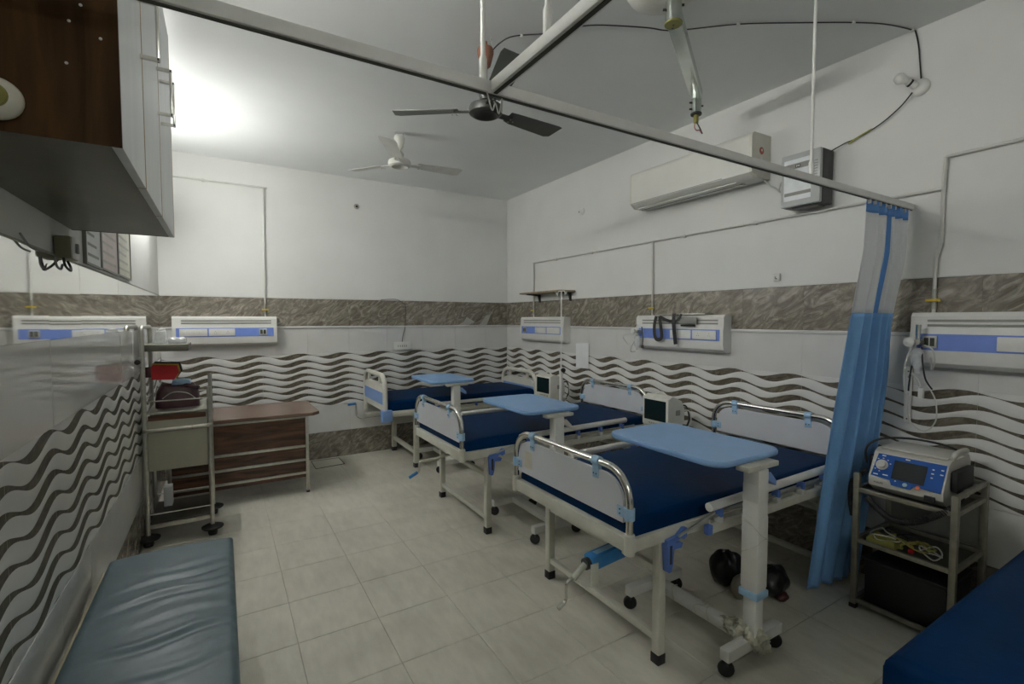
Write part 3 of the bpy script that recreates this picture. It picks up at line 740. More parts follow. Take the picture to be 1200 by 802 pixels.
for (a, b, hy) in ((CY0 + .0042, 1.600, 1.563), (1.604, 2.002, 1.955), (2.006, CY1, 2.052)):
    m = MB(); m.box(CX - .018, CX, a, b, CZ0, CZ1); d = m.build('door', DOORW, cab)
    m = MB(); m.box(CX - .0185, CX + .0006, b - .007, b + .0014, CZ0, CZ1); m.build('door_edging', PLY, d)
    m = MB(); hx = CX + .042
    m.box(CX, hx, hy - .005, hy + .005, 2.165, 2.174); m.box(CX, hx, hy - .005, hy + .005, 2.306, 2.315); m.box(hx - .008, hx, hy - .005, hy + .005, 2.165, 2.315, b=.002); m.build('handle', CHROME, d)
m = MB()
for (x, z) in ((-.235, 2.13), (-.218, 2.105), (-.236, 2.07), (-.19, 2.05), (-.242, 1.99)): m.lathe([(.003, 0), (.002, .0015), (0, .002)], (x, CY0, z), Matrix.Rotation(PI / 2, 4, 'X'), 8)
m.build('paint_spots', WHITEP, cab)
# round porcelain rose on the cabinet side
t = thing('lamp_rose', 'round white porcelain lamp rose on the walnut cabinet side', 'lamp holder', (-.338, CY0, 1.898))
RX = Matrix.Rotation(PI / 2, 4, 'X')
m = MB(); m.lathe([(.035, 0), (.038, .008), (.036, .018), (.028, .026), (.022, .029)], (-.338, CY0 - .0005, 1.898), RX, 28); m.build('rose_body', pmat('porcelain', (.55, .53, .44), .2, var=.05), t)
m = MB(); m.lathe([(.022, .0285), (.020, .034), (.012, .034), (.011, .028)], (-.338, CY0 - .0005, 1.898), RX, 20); m.build('socket_ring', YELBR, t)
m = MB(); m.lathe([(.0105, .029), (.0, .0295)], (-.338, CY0 - .0005, 1.898), RX, 16); m.build('socket_hole', BLACK, t)
# switch box with dangling wires below the cabinet
t = thing('switch_box', 'small olive box with dangling wires on left wall below the cabinet', 'switch box', (XL, 2.275, 1.75))
m = MB(); m.box(XL + .001, XL + .044, 2.225, 2.325, 1.712, 1.79, b=.003); b_ = m.build('box_body', OLIVE, t)
m = MB(); m.box(XL + .044, XL + .049, 2.227, 2.323, 1.714, 1.788, b=.002); fp = m.build('face_plate', WHITEP, t)
m = MB(); m.prism([(2.262, 1.735), (2.286, 1.735), (2.283, 1.768), (2.265, 1.768)], YZ, XL + .049, XL + .056); m.build('toggle', INK, fp)
m = MB(); m.tube(spline([(XL + .03, 2.20, 1.71), (XL + .03, 2.22, 1.685), (XL + .035, 2.26, 1.672), (XL + .025, 2.31, 1.69), (XL + .012, 2.33, 1.715)], 6), .004, 8); m.build('black_wire', CABLEB, t)
m = MB(); m.tube(spline([(XL + .02, 2.15, 1.708), (XL + .02, 2.16, 1.68), (XL + .022, 2.2, 1.672), (XL + .02, 2.23, 1.69)], 6), .0035, 8); m.tube(spline([(XL + .012, 1.86, 1.74), (XL + .012, 1.95, 1.712), (XL + .02, 2.06, 1.712)], 6), .003, 8); m.build('grey_wire', INK, t)
# framed notices
for k, (a, b, mt) in enumerate(((2.645, 2.955, PAPER), (2.962, 3.385, PAPERP), (3.392, 3.81, PAPERY))):
    lb = ['framed white notice on the left wall, nearest the cabinet', 'framed pinkish notice on the left wall between two others', 'framed notice with yellow block on the left wall, nearest the corner'][k]
    z0 = 1.735 + k * .004; z1 = 2.06
    t = thing('framed_notice', lb, 'notice', (XL, (a + b) / 2, z0), 'framed notices on left wall')
    m = MB(); m.box(XL - .002, XL + .006, a + .008, b - .008, z0 + .008, z1 - .008); s_ = m.build('sheet', mt, t)
    m = MB()
    m.box(XL - .002, XL + .011, a, a + .009, z0, z1); m.box(XL - .002, XL + .011, b - .009, b, z0, z1); m.box(XL - .002, XL + .011, a + .009, b - .009, z0, z0 + .009); m.box(XL - .002, XL + .011, a + .009, b - .009, z1 - .009, z1)
    m.build('frame', PANELS, t)
    m = MB()
    for q in range(6): m.box(XL + .006, XL + .0066, a + .05, b - .05 - .04 * (q % 3), z0 + .04 + q * .045, z0 + .052 + q * .045)
    m.build('printed_lines', PANELS if k == 0 else DEFG, s_)

# ================================================================== supply trolley, left
TX0, TX1, TY0, TY1 = -.448, -.088, 3.90, 4.32
t = thing('supply_trolley', 'steel supply trolley with beige drawer box against the left wall', 'trolley', ((TX0 + TX1) / 2, TY0, 0))
for x in (TX0, TX1):
    for y in (TY0, TY1):
        m = MB(); m.lathe([(.0, .0), (.026, .004), (.03, .022), (.026, .04), (0, .044)], (x, y, .0), None, 12); cs = m.build('caster', BLACK, t)
        m = MB(); m.lathe([(.062, .05), (.067, .056), (.067, .062), (.05, .07), (.012, .078)], (x, y, 0), None, 24); m.build('bumper_disc', BLACK, cs)
        m = MB(); m.cyl((x, y, .03), (x, y, .06), .01, 8); m.build('caster_stem', DARKG, cs)
for y in (TY0, TY1):
    m = MB(); m.cyl((TX1, y, .07), (TX1, y, 1.04 if y == TY0 else 1.09), .014, 12); m.build('post', STEEL, t)
m = MB(); m.tube([(TX0, TY0, .07), (TX0, TY0, 1.41)] + arc((TY0 + .04, 1.41), .04, PI, PI / 2, 6, lambda a, b: (TX0, a, b))[1:] + arc((TY1 - .04, 1.41), .04, PI / 2, 0, 6, lambda a, b: (TX0, a, b)) + [(TX0, TY1, .07)], .0145, 12); m.build('tall_hoop', STEEL, t)
def shelf_frame(z, nm, mt, rail):
    m = MB(); m.box(TX0 + .012, TX1 - .012, TY0 - .008, TY1 + .008, z - .012, z, b=.003); s_ = m.build(nm, mt, t)
    for y in (TY0 - .012, TY1 + .012):
        m = MB(); m.tube([(TX0, y, z + rail), (TX1, y, z + rail)], .004, 8); m.build('guard_rail', STEEL, t)
    for x in (TX0, TX1):
        m = MB(); m.tube([(x, TY0, z + rail), (x, TY1, z + rail)], .004, 8); m.build('guard_rail', STEEL, t)
shelf_frame(.89, 'upper_tray', STEEL, .075)
shelf_frame(.16, 'lower_shelf', TROLD, .055)
m = MB(); m.box(TX0 + .012, TX1 - .012, TY0 - .012, TY0 + .004, .118, .147, b=.003); m.build('lower_front_rail', STEEL, t)
m = MB(); m.box(TX0 + .014, TX1 - .014, TY0 - .004, TY0 + .34, .50, .84, b=.004); dr = m.build('drawer_box', TROLP, t)
m = MB(); m.box(TX0 + .02, TX1 - .02, TY0 - .008, TY0 - .002, .835, .868); m.build('wood_edge', WOODD, t)
m = MB(); m.tube(spline([(TX0, TY0 + .0, .78), (TX0 + .01, TY0 - .03, .775), (TX0 + .05, TY0 - .04, .775), (TX1 - .05, TY0 - .04, .78), (TX1 - .01, TY0 - .03, .78), (TX1, TY0, .785)], 6), .0135, 10); hd = m.build('push_handle', STEEL, t)
m = MB(); m.tube([(TX1 - .10, TY0 - .04, .7795), (TX1 - .098, TY0 - .04, .7795)], .0142, 10); m.build('red_mark', RED, hd)
m = MB(); m.box(TX0 - .004, TX1 - .11, TY0 + .012, TY1 - .02, 1.29, 1.335, b=.004); m.build('top_shelf', pmat('shelf_dark_steel', (.17, .17, .135), .4, metal=.4), t)
m = MB(); m.box(TX0 - .015, TX0 + .0, TY0 - .06, TY0 - .016, 1.20, 1.26, b=.003); m.build('clamp', DULLST, t)
m = MB(); m.tube(spline([(TX0 - .01, TY0 - .06, 1.23), (TX0 - .012, TY0 - .10, 1.232)], 4), .006, 8); m.lathe([(0, 0), (.016, .004), (.016, .014), (0, .018)], (TX0 - .012, TY0 - .10, 1.232), RX, 12); m.build('clamp_knob', BLACK, t)
# things on the trolley
t = thing('dispenser_bottle', 'white plastic dispenser box on the trolley top shelf', 'bottle', (-.355, 4.06, 1.335))
m = MB(); m.box(-.39, -.325, 4.02, 4.10, 1.335, 1.425, b=.012); m.build('bottle_body', CLEAR, t)
m = MB(); m.lathe([(.026, 1.42), (.024, 1.438), (0, 1.441)], (-.357, 4.06, 0), None, 16); m.build('lid', WHITEP, t)
m = MB(); m.slab(-.315, -.215, 4.0, 4.12, 1.335, 1.372, .012, 8, 8, lambda u, v: .006 * math.sin(14 * u + 5 * v) + .004 * math.sin(23 * v)); tag(m.build('tissue_pack', CLEAR, None, 60, origin=(-.27, 4.06, 1.335)), 'crumpled clear plastic pack on the trolley top shelf', 'pack')
m = MB(); m.slab(-.325, -.235, 4.15, 4.25, 1.335, 1.366, .01, 8, 8, lambda u, v: .005 * math.sin(11 * u + 7 * v)); tag(m.build('gauze_pack', PAPER, None, 60, origin=(-.28, 4.2, 1.335)), 'white gauze pack at the back of the trolley top shelf', 'pack')
t = thing('red_pouch', 'bright red pouch with yellow trim hung on the trolley hoop', 'pouch', (-.35, 4.05, 1.09))
pp = [(-.415, 1.093), (-.29, 1.088), (-.262, 1.135), (-.272, 1.185), (-.405, 1.195), (-.418, 1.18)]
m = MB(); m.prism(pp, XZ, 4.02, 4.05); m.build('pouch_front', RED, t)
m = MB(); m.prism([((a + .34) * 1.04 - .335, (b - 1.14) * 1.06 + 1.146) for a, b in pp], XZ, 4.0505, 4.058); m.build('yellow_edge', TYELL, t)
m = MB(); m.prism([((a + .34) * 1.08 - .328, (b - 1.14) * 1.10 + 1.153) for a, b in pp], XZ, 4.0585, 4.09); m.build('pouch_back', BLACK, t)
m = MB(); m.box(-.452, -.412, 4.02, 4.07, 1.11, 1.18, b=.005); m.build('hanging_strap', MAROON, t)
t = thing('hand_bag', 'dark maroon bag lying on the trolley tray', 'bag', (-.28, 4.12, .89))
def bagf(u, v):
    a = u * 2 * PI; hz = math.sin(PI * min(1, v) / 2)
    rx = .13 * (1 - .28 * hz ** 4); ry = .085 * (1 - .5 * hz ** 3)
    sx = math.copysign(abs(math.cos(a)) ** .55, math.cos(a)); sy = math.copysign(abs(math.sin(a)) ** .6, math.sin(a))
    if v >= 1: rx = ry = 0
    return (-.278 + rx * sx, 4.12 + ry * sy, .891 + .155 * hz + .006 * math.sin(5 * a) * hz)
m = MB(); m.grid(36, 12, bagf, True); m.build('bag_body', MAROON, t, 60)
m = MB(); m.tube(spline([(-.36, 4.028, .96), (-.30, 4.026, 1.0), (-.22, 4.028, .99), (-.17, 4.04, .945)], 6), .0035, 8); m.build('zip_line', DULLST, t)
m = MB(); m.tube(spline([(-.17, 4.10, 1.0), (-.15, 4.06, 1.025), (-.20, 4.04, 1.03), (-.23, 4.06, 1.035)], 6), .007, 8); m.build('bag_strap', MAROON, t)
m = MB(); m.slab(-.31, -.20, 4.09, 4.17, 1.043, 1.075, .014, 8, 6, lambda u, v: .006 * math.sin(9 * u + 12 * v)); tag(m.build('folded_cloth', LBLUE, None, 60, origin=(-.25, 4.13, 1.043)), 'pale blue cloth lying on the maroon bag', 'cloth')
m = MB(); m.box(-.385, -.335, 4.18, 4.27, .161, .30, b=.004); tag(m.build('carton', PAPER, None, origin=(-.36, 4.22, .161)), 'small white carton on the lower trolley shelf', 'box')

# ================================================================== desk
t = thing('desk', 'walnut desk with steel frame and three footrest rails', 'desk', (.3, 4.45, 0))
dx0, dx1, dy0, dy1, dz = -.40, .715, 4.44, 5.12, .70
pl = [(dx0, dy0), (dx1 - .06, dy0 - .03), (dx1, dy0 + .03), (dx1 - .015, dy1), (dx0, dy1)]
m = MB(); m.prism(pl, XY, dz - .022, dz); tp = m.build('desk_top', WOODT, t)
m = MB(); m.prism([((a - .1) * 1.002 + .1, (b - 4.75) * 1.003 + 4.75) for a, b in pl], XY, dz - .026, dz - .0215); m.build('top_edging', DARKG, tp)
for x in (dx0 + .03, .61):
    for y in (4.455, 5.06):
        m = MB(); m.box(x - .0125, x + .0125, y - .0125, y + .0125, .012, dz - .026, b=.002); lg = m.build('leg', STEEL, t)
        m = MB(); m.box(x - .014, x + .014, y - .014, y + .014, 0, .02); m.build('leg_cap', DARKG, lg)
for z, nm in ((.663, 'top_rail'), (.408, 'foot_rail'), (.288, 'foot_rail'), (.175, 'foot_rail')):
    m = MB(); m.box(dx0 + .04, .60, 4.445, 4.465, z - .010, z + .010, b=.002); m.build(nm, STEEL, t)
m = MB(); m.box(dx0 + .04, .598, 4.470, 4.485, .13, dz - .03); m.build('modesty_panel', WOODD, t)
m = MB(); m.box(.602, .617, 4.49, 5.05, .13, dz - .03); m.build('side_panel', WOODD, t)
m = MB(); m.box(dx0 + .06, -.05, 4.425, 4.442, .48, .55); m.build('drawer_front', WOODD, t)
# floor drain frame
t = thing('floor_hatch', 'square floor hatch with dark rim near the back wall', 'hatch', (.92, 5.24, 0))
m = MB()
for (a, b) in (((.775, 5.10), (1.06, 5.13)), ((1.06, 5.13), (1.055, 5.385)), ((1.055, 5.385), (.775, 5.40)), ((.775, 5.40), (.775, 5.10))):
    p, q = Vector((a[0], a[1], .0015)), Vector((b[0], b[1], .0015)); m.tube([p, q], .004, 6)
m.build('hatch_rim', DARKG, t)
m = MB(); m.prism([(.78, 5.105), (1.055, 5.134), (1.05, 5.38), (.78, 5.395)], XY, .0004, .0022); m.build('hatch_lid', FLOORM, t)

# ================================================================== bed-head panels
def head_panel(name_label, L, mirror, strip_items):
    """built in local frame: u to the viewer's right, -y into the room, z up, origin at left bottom on wall"""
    t = bpy.data.objects.new('bedhead_panel', None); COL.objects.link(t); t['label'] = name_label; t['category'] = 'wall panel'; t['group'] = 'bed-head service panels'; t['_o'] = (0, 0, 0)
    H, D = .282, .095
    prof = [(0, 0), (-.055, 0), (-.085, .022), (-D, .06), (-D, .175), (-D + .006, .2), (-D + .006, .262), (-D + .02, H), (0, H)]
    m = MB(); n = len(prof)
    vs = [(u, y, z) for u in (0.012, L - .012) for y, z in prof]
    m.add(vs, [(i, (i + 1) % n, n + (i + 1) % n, n + i) for i in range(n)]); m.build('casing', WHITEP, t, 20)
    for u0, u1 in ((0, .012), (L - .012, L)):
        m = MB(); m.prism([(a * 1.03, b) for a, b in prof], lambda a, b, d: (d, a, b), u0, u1); m.build('end_cap', WHITEP, t, 20)
    m = MB(); m.box(.03, L - .03, -D - .002, -D + .001, .088, .172); bs = m.build('blue_strip', PANELB, t)
    for z in (.216, .240):
        m = MB(); m.box(.07, L - .05, -D + .0025, -D + .008, z - .006, z + .006); m.build('slot_line', PANELS, t)
    for (a, b, kind) in strip_items:
        if mirror: a, b = L - b, L - a
        if kind == 'switch' or kind == 'socket':
            m = MB(); m.box(a, b, -D - .009, -D - .002, .096, .164, b=.003); p_ = m.build('switch_plate', WHITEP, bs)
            m = MB(); c = (a + b) / 2; w_ = (b - a)
            if kind == 'socket':
                for q in (-.25, .22): 
                    for (dx_, dz_) in ((0, .010), (-.008, -.006), (.008, -.006)): m.lathe([(.0035, 0), (0, .0006)], (c + q * w_ + dx_, -D - .009, .13 + dz_), RX, 8)
            else:
                for q in range(4): m.box(c - .36 * w_ + q * .18 * w_, c - .36 * w_ + q * .18 * w_ + .1 * w_, -D - .0105, -D - .009, .115, .148, b=.0007)
            m.build('socket_holes' if kind == 'socket' else 'rocker_switches', INK if kind == 'socket' else WHITEP, p_)
        else:
            m = MB(); m.box(a, b, -D - .012, -D - .002, .1, .162, b=.003); p_ = m.build('gas_outlet', DEFG, bs)
            m = MB(); c = (a + b) / 2
            for q in (-.2, .2): m.box(c + (q - .15) * (b - a), c + (q + .15) * (b - a), -D - .014, -D - .012, .11, .152)
            m.build('outlet_ports', pmat('dark_green_port', (.03, .04, .025), .4) if 'dark_green_port' not in MATS else MATS['dark_green_port'], p_)
    return t
items = [(.055, .275, 'switch'), (.285, .50, 'socket'), (.705, .775, 'gas')]
p = head_panel('white and blue bed-head panel on the back wall behind the trolley', .865, False, items); p.location = (-.392, YB, 1.25); p['_o'] = (0, 0, 0)
p = head_panel('white and blue bed-head panel on right wall under the small shelf', .86, True, [(.06, .30, 'switch'), (.315, .535, 'switch'), (.72, .785, 'gas')]); p.location = (XR, 4.965, 1.25); p.rotation_euler = (0, 0, -PI / 2)
p = head_panel('white and blue bed-head panel with black straps hung over it', .86, True, [(.055, .265, 'socket'), (.28, .48, 'switch')]); p.location = (XR, 3.055, 1.255); p.rotation_euler = (0, 0, -PI / 2)
p = head_panel('white and blue bed-head panel beside the curtain at the right edge', .86, False, [(.055, .115, 'gas'), (.335, .555, 'switch'), (.565, .78, 'socket')]); p.location = (XR, 1.088, 1.255); p.rotation_euler = (0, 0, -PI / 2)
# fourth wall panel: strap set + bracket on third panel
XP = XR - .115
t = thing('bracket', 'grey metal bracket lying on the strapped bed-head panel', 'bracket', (XP, 2.55, 1.50))
m = MB(); m.box(XR - .10, XR - .0, 2.35, 2.83, 1.538, 1.548, b=.002); m.build('bracket_arm', STEEL, t)
m = MB(); m.box(XP - .004, XP + .004, 2.41, 2.57, 1.468, 1.52, b=.002); m.build('bracket_plate', PANELS, t)
m = MB(); m.tube([(XP - .006, 2.42, 1.455), (XP - .006, 2.55, 1.455)], .007, 8); m.build('bracket_rod', BLACK, t)
t = thing('strap_loop', 'black strap hanging in a loop over the bed-head panel', 'strap', (XP, 2.78, 1.34))
def ribbon(mb, pts, w_, n=6):
    P = spline(pts, n); vs = []
    for i, q in enumerate(P):
        tg = (P[min(i + 1, len(P) - 1)] - P[max(i - 1, 0)]); tg.normalize()
        sd = Vector((1, 0, 0)).cross(tg); sd = sd.normalized() if sd.length > 1e-4 else Vector((0, 1, 0))
        for dx_ in (-.0015, .0015):
            vs += [q + sd * w_ + Vector((dx_, 0, 0)), q - sd * w_ + Vector((dx_, 0, 0))]
    fs = []
    for i in range(len(P) - 1):
        a, b = i * 4, (i + 1) * 4
        fs += [(a, a + 1, b + 1, b), (a + 2, b + 2, b + 3, a + 3), (a, b, b + 2, a + 2), (a + 1, a + 3, b + 3, b + 1)]
    mb.add(vs, fs)
m = MB(); ribbon(m, [(XP - .008, 2.80, 1.53), (XP - .014, 2.815, 1.45), (XP - .016, 2.805, 1.36), (XP - .016, 2.77, 1.335), (XP - .016, 2.735, 1.36), (XP - .014, 2.75, 1.46), (XP - .008, 2.765, 1.53)], .015); m.build('strap_web', BLACK, t)
m = MB(); ribbon(m, [(XP - .008, 2.76, 1.525), (XP - .014, 2.71, 1.505), (XP - .014, 2.66, 1.49), (XP - .012, 2.63, 1.49)], .012); m.build('strap_tail', BLACK, t)
t = thing('strap_tail_long', 'long black strap hanging straight down the bed-head panel', 'strap', (XP, 2.61, 1.31))
m = MB(); ribbon(m, [(XP - .004, 2.622, 1.55), (XP - .016, 2.615, 1.48), (XP - .018, 2.605, 1.40), (XP - .018, 2.59, 1.305)], .017); m.build('strap_web', BLACK, t)
m = MB(); ribbon(m, [(XP - .018, 2.625, 1.48), (XP - .02, 2.59, 1.49), (XP - .016, 2.555, 1.52), (XP - .01, 2.545, 1.545)], .009); m.build('strap_buckle_end', BLACK, t)
def gas_set(name, label, y, zt, tall):
    """regulator with a small clear humidifier bottle and tubing, plugged to a panel"""
    t = thing(name, label, 'regulator', (XP, y, zt - .2))
    m = MB(); m.cyl((XP + .02, y, zt), (XP - .05, y, zt), .014, 12); m.build('plug', STEEL, t)
    m = MB(); m.lathe([(.0, 0), (.022, .002), (.024, .012), (.0, .016)], (XP - .05, y + .03, zt), Matrix.Rotation(-PI / 2, 4, 'Y'), 16); g = m.build('gauge', WHITEP, t)
    m = MB(); m.box(XP - .045, XP - .02, y - .012, y + .04, zt - .01, zt + .01, b=.003); m.build('valve_block', DARKG, t)
    m = MB(); m.cyl((XP - .034, y, zt + .0), (XP - .034, y, zt + (.09 if tall else .06)), .011, 12); m.build('flow_tube', ALU if tall else CLEAR, t)
    m = MB(); m.lathe([(.012, zt - .03), (.026, zt - .045), (.026, zt - .12), (.014, zt - .135), (.01, zt - .16), (.0, zt - .162)], (XP - .034, y, 0), None, 16); m.build('humidifier_bottle', CLEAR, t, 60)
    return t
tg = gas_set('oxygen_regulator', 'oxygen regulator and clear bottle at the end of the strapped panel', 2.985, 1.40, False)
m = MB(); m.tube(spline([(XP - .03, 2.94, 1.44), (XP - .03, 2.925, 1.36), (XP - .03, 2.93, 1.28)], 6), .005, 8); m.lathe([(.0, 1.255), (.014, 1.26), (.010, 1.285), (0, 1.287)], (XP - .03, 2.93, 0), None, 10); m.build('hanging_probe', DARKG, tg)
m = MB(); m.tube(spline([(XP - .03, 3.0, 1.37), (XP - .05, 3.1, 1.37), (XP, 3.19, 1.34), (XR - .02, 3.22, 1.27)], 6), .0025, 6); m.build('thin_hose', CABLEW, tg)
m = MB(); m.tube(spline([(XP - .03, 3.01, 1.33), (XP - .04, 3.05, 1.26), (XP - .03, 3.06, 1.22), (XP - .02, 3.02, 1.225)], 6), .004, 6); m.build('clear_hose', TUBING, tg)
tg = gas_set('oxygen_flowmeter', 'oxygen flowmeter with dangling tubes on the panel beside the curtain', 1.035, 1.385, True)
for k, (pts, mt, r_) in enumerate(([[(XP - .03, 1.05, 1.37), (XP - .05, 1.075, 1.30), (XP - .05, 1.085, 1.20), (XP - .04, 1.08, 1.12)], CABLEW, .004],
        [[(XP - .03, 1.03, 1.36), (XP - .05, 1.05, 1.27), (XP - .05, 1.06, 1.17), (XP - .04, 1.065, 1.13)], CABLEB, .004],
        [[(XP - .03, 1.02, 1.36), (XP - .055, 1.005, 1.28), (XP - .06, .99, 1.2), (XP - .05, .965, 1.15)], CABLEB, .004],
        [[(XP - .03, 1.01, 1.37), (XP - .05, .97, 1.35), (XP - .05, .96, 1.29), (XP - .03, .975, 1.25), (XP - .04, .98, 1.31)], CABLEW, .004],
        [[(XP - .03, 1.0, 1.18), (XP - .04, .955, 1.10), (XP - .04, .95, .99), (XP - .03, 1.0, .93), (XP - .03, 1.06, .98), (XP - .03, 1.07, 1.12)], CABLEW, .0032],
        [[(XP - .03, 1.07, 1.2), (XP - .05, 1.05, 1.22), (XP - .05, 1.03, 1.2), (XP - .04, 1.02, 1.16)], TUBING, .005])):
    m = MB(); m.tube(spline(pts, 7), r_, 7); m.build('tube_line', mt, tg)
m = MB(); m.box(XP - .055, XP - .03, 1.0, 1.022, 1.10, 1.15, b=.005); m.build('hose_connector', WHITEP, tg)

t = thing('cable_channel', 'short white vertical cable channel on the wall beside the curtain', 'channel', (XR, 1.12, .94))
m = MB(); m.box(XR - .022, XR - .008, 1.10, 1.13, .94, 1.245, b=.002); c_ = m.build('channel_cover', WHITEP, t)
m = MB()
for z in (.96, 1.22): m.lathe([(.004, 0), (0, .001)], (XR - .022, 1.115, z), Matrix.Rotation(-PI / 2, 4, 'Y'), 8)
m.build('channel_screws', DARKG, c_)

# ================================================================== pipes
def pipe(name, label, runs, clips, valves):
    t = thing(name, label, 'pipe', runs[0][0])
    for a, b in runs:
        m = MB(); m.tube([a, b], .0085, 10); m.build('pipe_run', PIPE, t)
    for c, ax in clips:
        m = MB(); s_ = .011; d = .022
        if ax == 'y': m.box(c[0] - .006, XR, c[1] - d / 2, c[1] + d / 2, c[2] - .016, c[2] + .013, b=.002)
        else: m.box(c[0] - d / 2, c[0] + d / 2, c[1] - .006, YB, c[2] - .016, c[2] + .013, b=.002)
        m.build('pipe_clip', PIPE, t)
    for (x, y, z, axis) in valves:
        m = MB(); m.cyl((x, y, z - .045), (x, y, z + .06), .011, 10); v = m.build('valve_body', DULLST, t)
        m = MB()
        if axis == 'y': m.box(x - .022, x - .012, y - .032, y + .032, z - .006, z + .010, b=.003)
        else: m.box(x - .032, x + .032, y - .022, y - .012, z - .006, z + .010, b=.003)
        m.build('valve_handle', YELLOW, v)
    return t
xp = XR - .012
pipe('gas_pipe', 'thin painted gas pipe running along the right wall with three drops', [((xp, 4.81, 2.176), (xp, 1.0, 2.176)), ((xp, 1.0, 2.176), (xp, .995, 2.335)), ((xp, .995, 2.335), (xp, -.5, 2.35)),
     ((xp, 4.80, 2.176), (xp, 4.80, 1.52)), ((xp, 2.955, 2.176), (xp, 2.945, 1.53)), ((xp, 1.0, 2.176), (xp, 1.0, 1.90)), ((xp, 1.0, 1.90), (xp, 1.02, 1.82)), ((xp, 1.02, 1.82), (xp, 1.02, 1.53))],
     [((xp, y, 2.176), 'y') for y in (4.35, 3.75, 2.62, 2.02, 1.25)], [(xp, 4.80, 1.61, 'y'), (xp, 2.945, 1.60, 'y'), (xp, 1.02, 1.60, 'y')])
ypp = YB - .012
pipe('gas_pipe', 'thin painted gas pipe on the back wall ending above the trolley panel', [((XL, ypp, 2.817), (.42, ypp, 2.815)), ((.385, ypp, 2.815), (.378, ypp, 1.53))], [((-.12, ypp, 2.817), 'x')], [(.378, ypp, 1.60, 'x')])

# ================================================================== air conditioner
t = thing('air_conditioner', 'ivory split air conditioner high on the right wall', 'air conditioner', (XR, 2.5, 2.46))
prof = [(0, 2.45), (-.155, 2.445), (-.205, 2.475), (-.212, 2.52), (-.212, 2.70), (-.205, 2.725), (-.185, 2.737), (0, 2.737)]
y0, y1 = 1.93, 3.03
m = MB(); n = len(prof); vs = [(XR + a, y, b) for y in (y0 + .02, y1 - .02) for a, b in prof]
m.add(vs, [(i, (i + 1) % n, n + (i + 1) % n, n + i) for i in range(n)]); m.build('front_case', ACW, t, 45)
for a, b in ((y0, y0 + .02), (y1 - .02, y1)):
    m = MB(); m.prism(prof, lambda p_, q_, d: (XR + p_, d, q_), a, b); m.build('end_cap', IVORY, t, 45)
m = MB(); m.box(XR - .165, XR - .06, y0 + .14, y1 - .05, 2.437, 2.446, b=.002); fl_ = m.build('air_flap', ACW, t)
m = MB(); m.box(XR - .112, XR - .106, y0 + .13, y1 - .04, 2.4345, 2.438); m.build('flap_gap', DARKG, fl_)
m = MB(); m.box(XR - .2105, XR - .2095, y0 + .22, y1 - .01, 2.478, 2.482); m.build('panel_seam', PANELS, t)
m = MB(); m.lathe([(.024, 0), (.024, .0015), (0, .002)], (XR - .105, y0, 2.625), RX, 20); lg = m.build('round_emblem', pmat('emblem_red', (.40, .09, .05), .4), t)
m = MB(); m.lathe([(.009, .0018), (.009, .0028), (0, .003)], (XR - .105, y0, 2.629), RX, 12); m.build('emblem_dot', ACW, lg)
m = MB(); m.box(XR - .118, XR - .092, y0 - .001, y0, 2.55, 2.588); m.build('sticker', ACW, t)
m = MB()
m.tube(spline([(XR - .05, 1.95, 2.45), (XR - .05, 1.90, 2.40), (XR - .045, 1.86, 2.37), (XR - .03, 1.84, 2.34)], 6), .005, 8)
m.tube(spline([(XR - .03, 1.85, 2.345), (XR - .04, 1.83, 2.40), (XR - .04, 1.79, 2.425), (XR - .05, 1.765, 2.45)], 6), .005, 8); m.build('power_cord', CABLEW, t)
# stabiliser
t = thing('voltage_stabilizer', 'white and dark voltage stabilizer box mounted beside the air conditioner', 'stabilizer', (XR, 1.65, 2.2))
y0, y1, z0, z1, xf = 1.532, 1.765, 2.205, 2.525, XR - .155
m = MB(); m.box(xf + .03, XR - .003, y0, y1, z0, z1, b=.004); m.build('rear_case', DARKG, t)
m = MB(); m.box(xf, xf + .03, y0, y1, z0, z1, b=.006); fr = m.build('front_frame', pmat('stabilizer_frame', (.44, .46, .45), .4), t)
m = MB(); m.box(xf - .002, xf, y0 + .05, y1 - .02, z0 + .035, z1 - .035); fc = m.build('front_face', pmat('pale_grey_face', (.76, .79, .80), .35), fr)
for za, zb_ in ((z1 - .095, z1 - .062), (z0 + .065, z0 + .085)):
    m = MB(); m.box(xf - .0035, xf - .002, y0 + .05, y1 - .025, za, zb_); m.build('grey_band', PANELS, fc)
m = MB(); m.box(xf - .005, xf - .0034, 1.645, 1.675, z1 - .088, z1 - .070); m.build('display', BLACK, fc)
m = MB()
for q in range(3): m.box(xf - .0058, xf - .0049, 1.649 + q * .008, 1.654 + q * .008, z1 - .084, z1 - .074)
m.build('display_digits', WHITEP, fc)
m = MB()
for q in range(10): m.box(xf - .0012, xf + .001, y0 + .014, y0 + .034, z0 + .1 + q * .016, z0 + .107 + q * .016)
m.build('vent_slots', PANELS, fr)
m = MB(); m.box(XR - .11, XR - .03, y0 + .03, y1 - .05, z0 - .012, z0); m.build('mount_foot', DARKG, t)

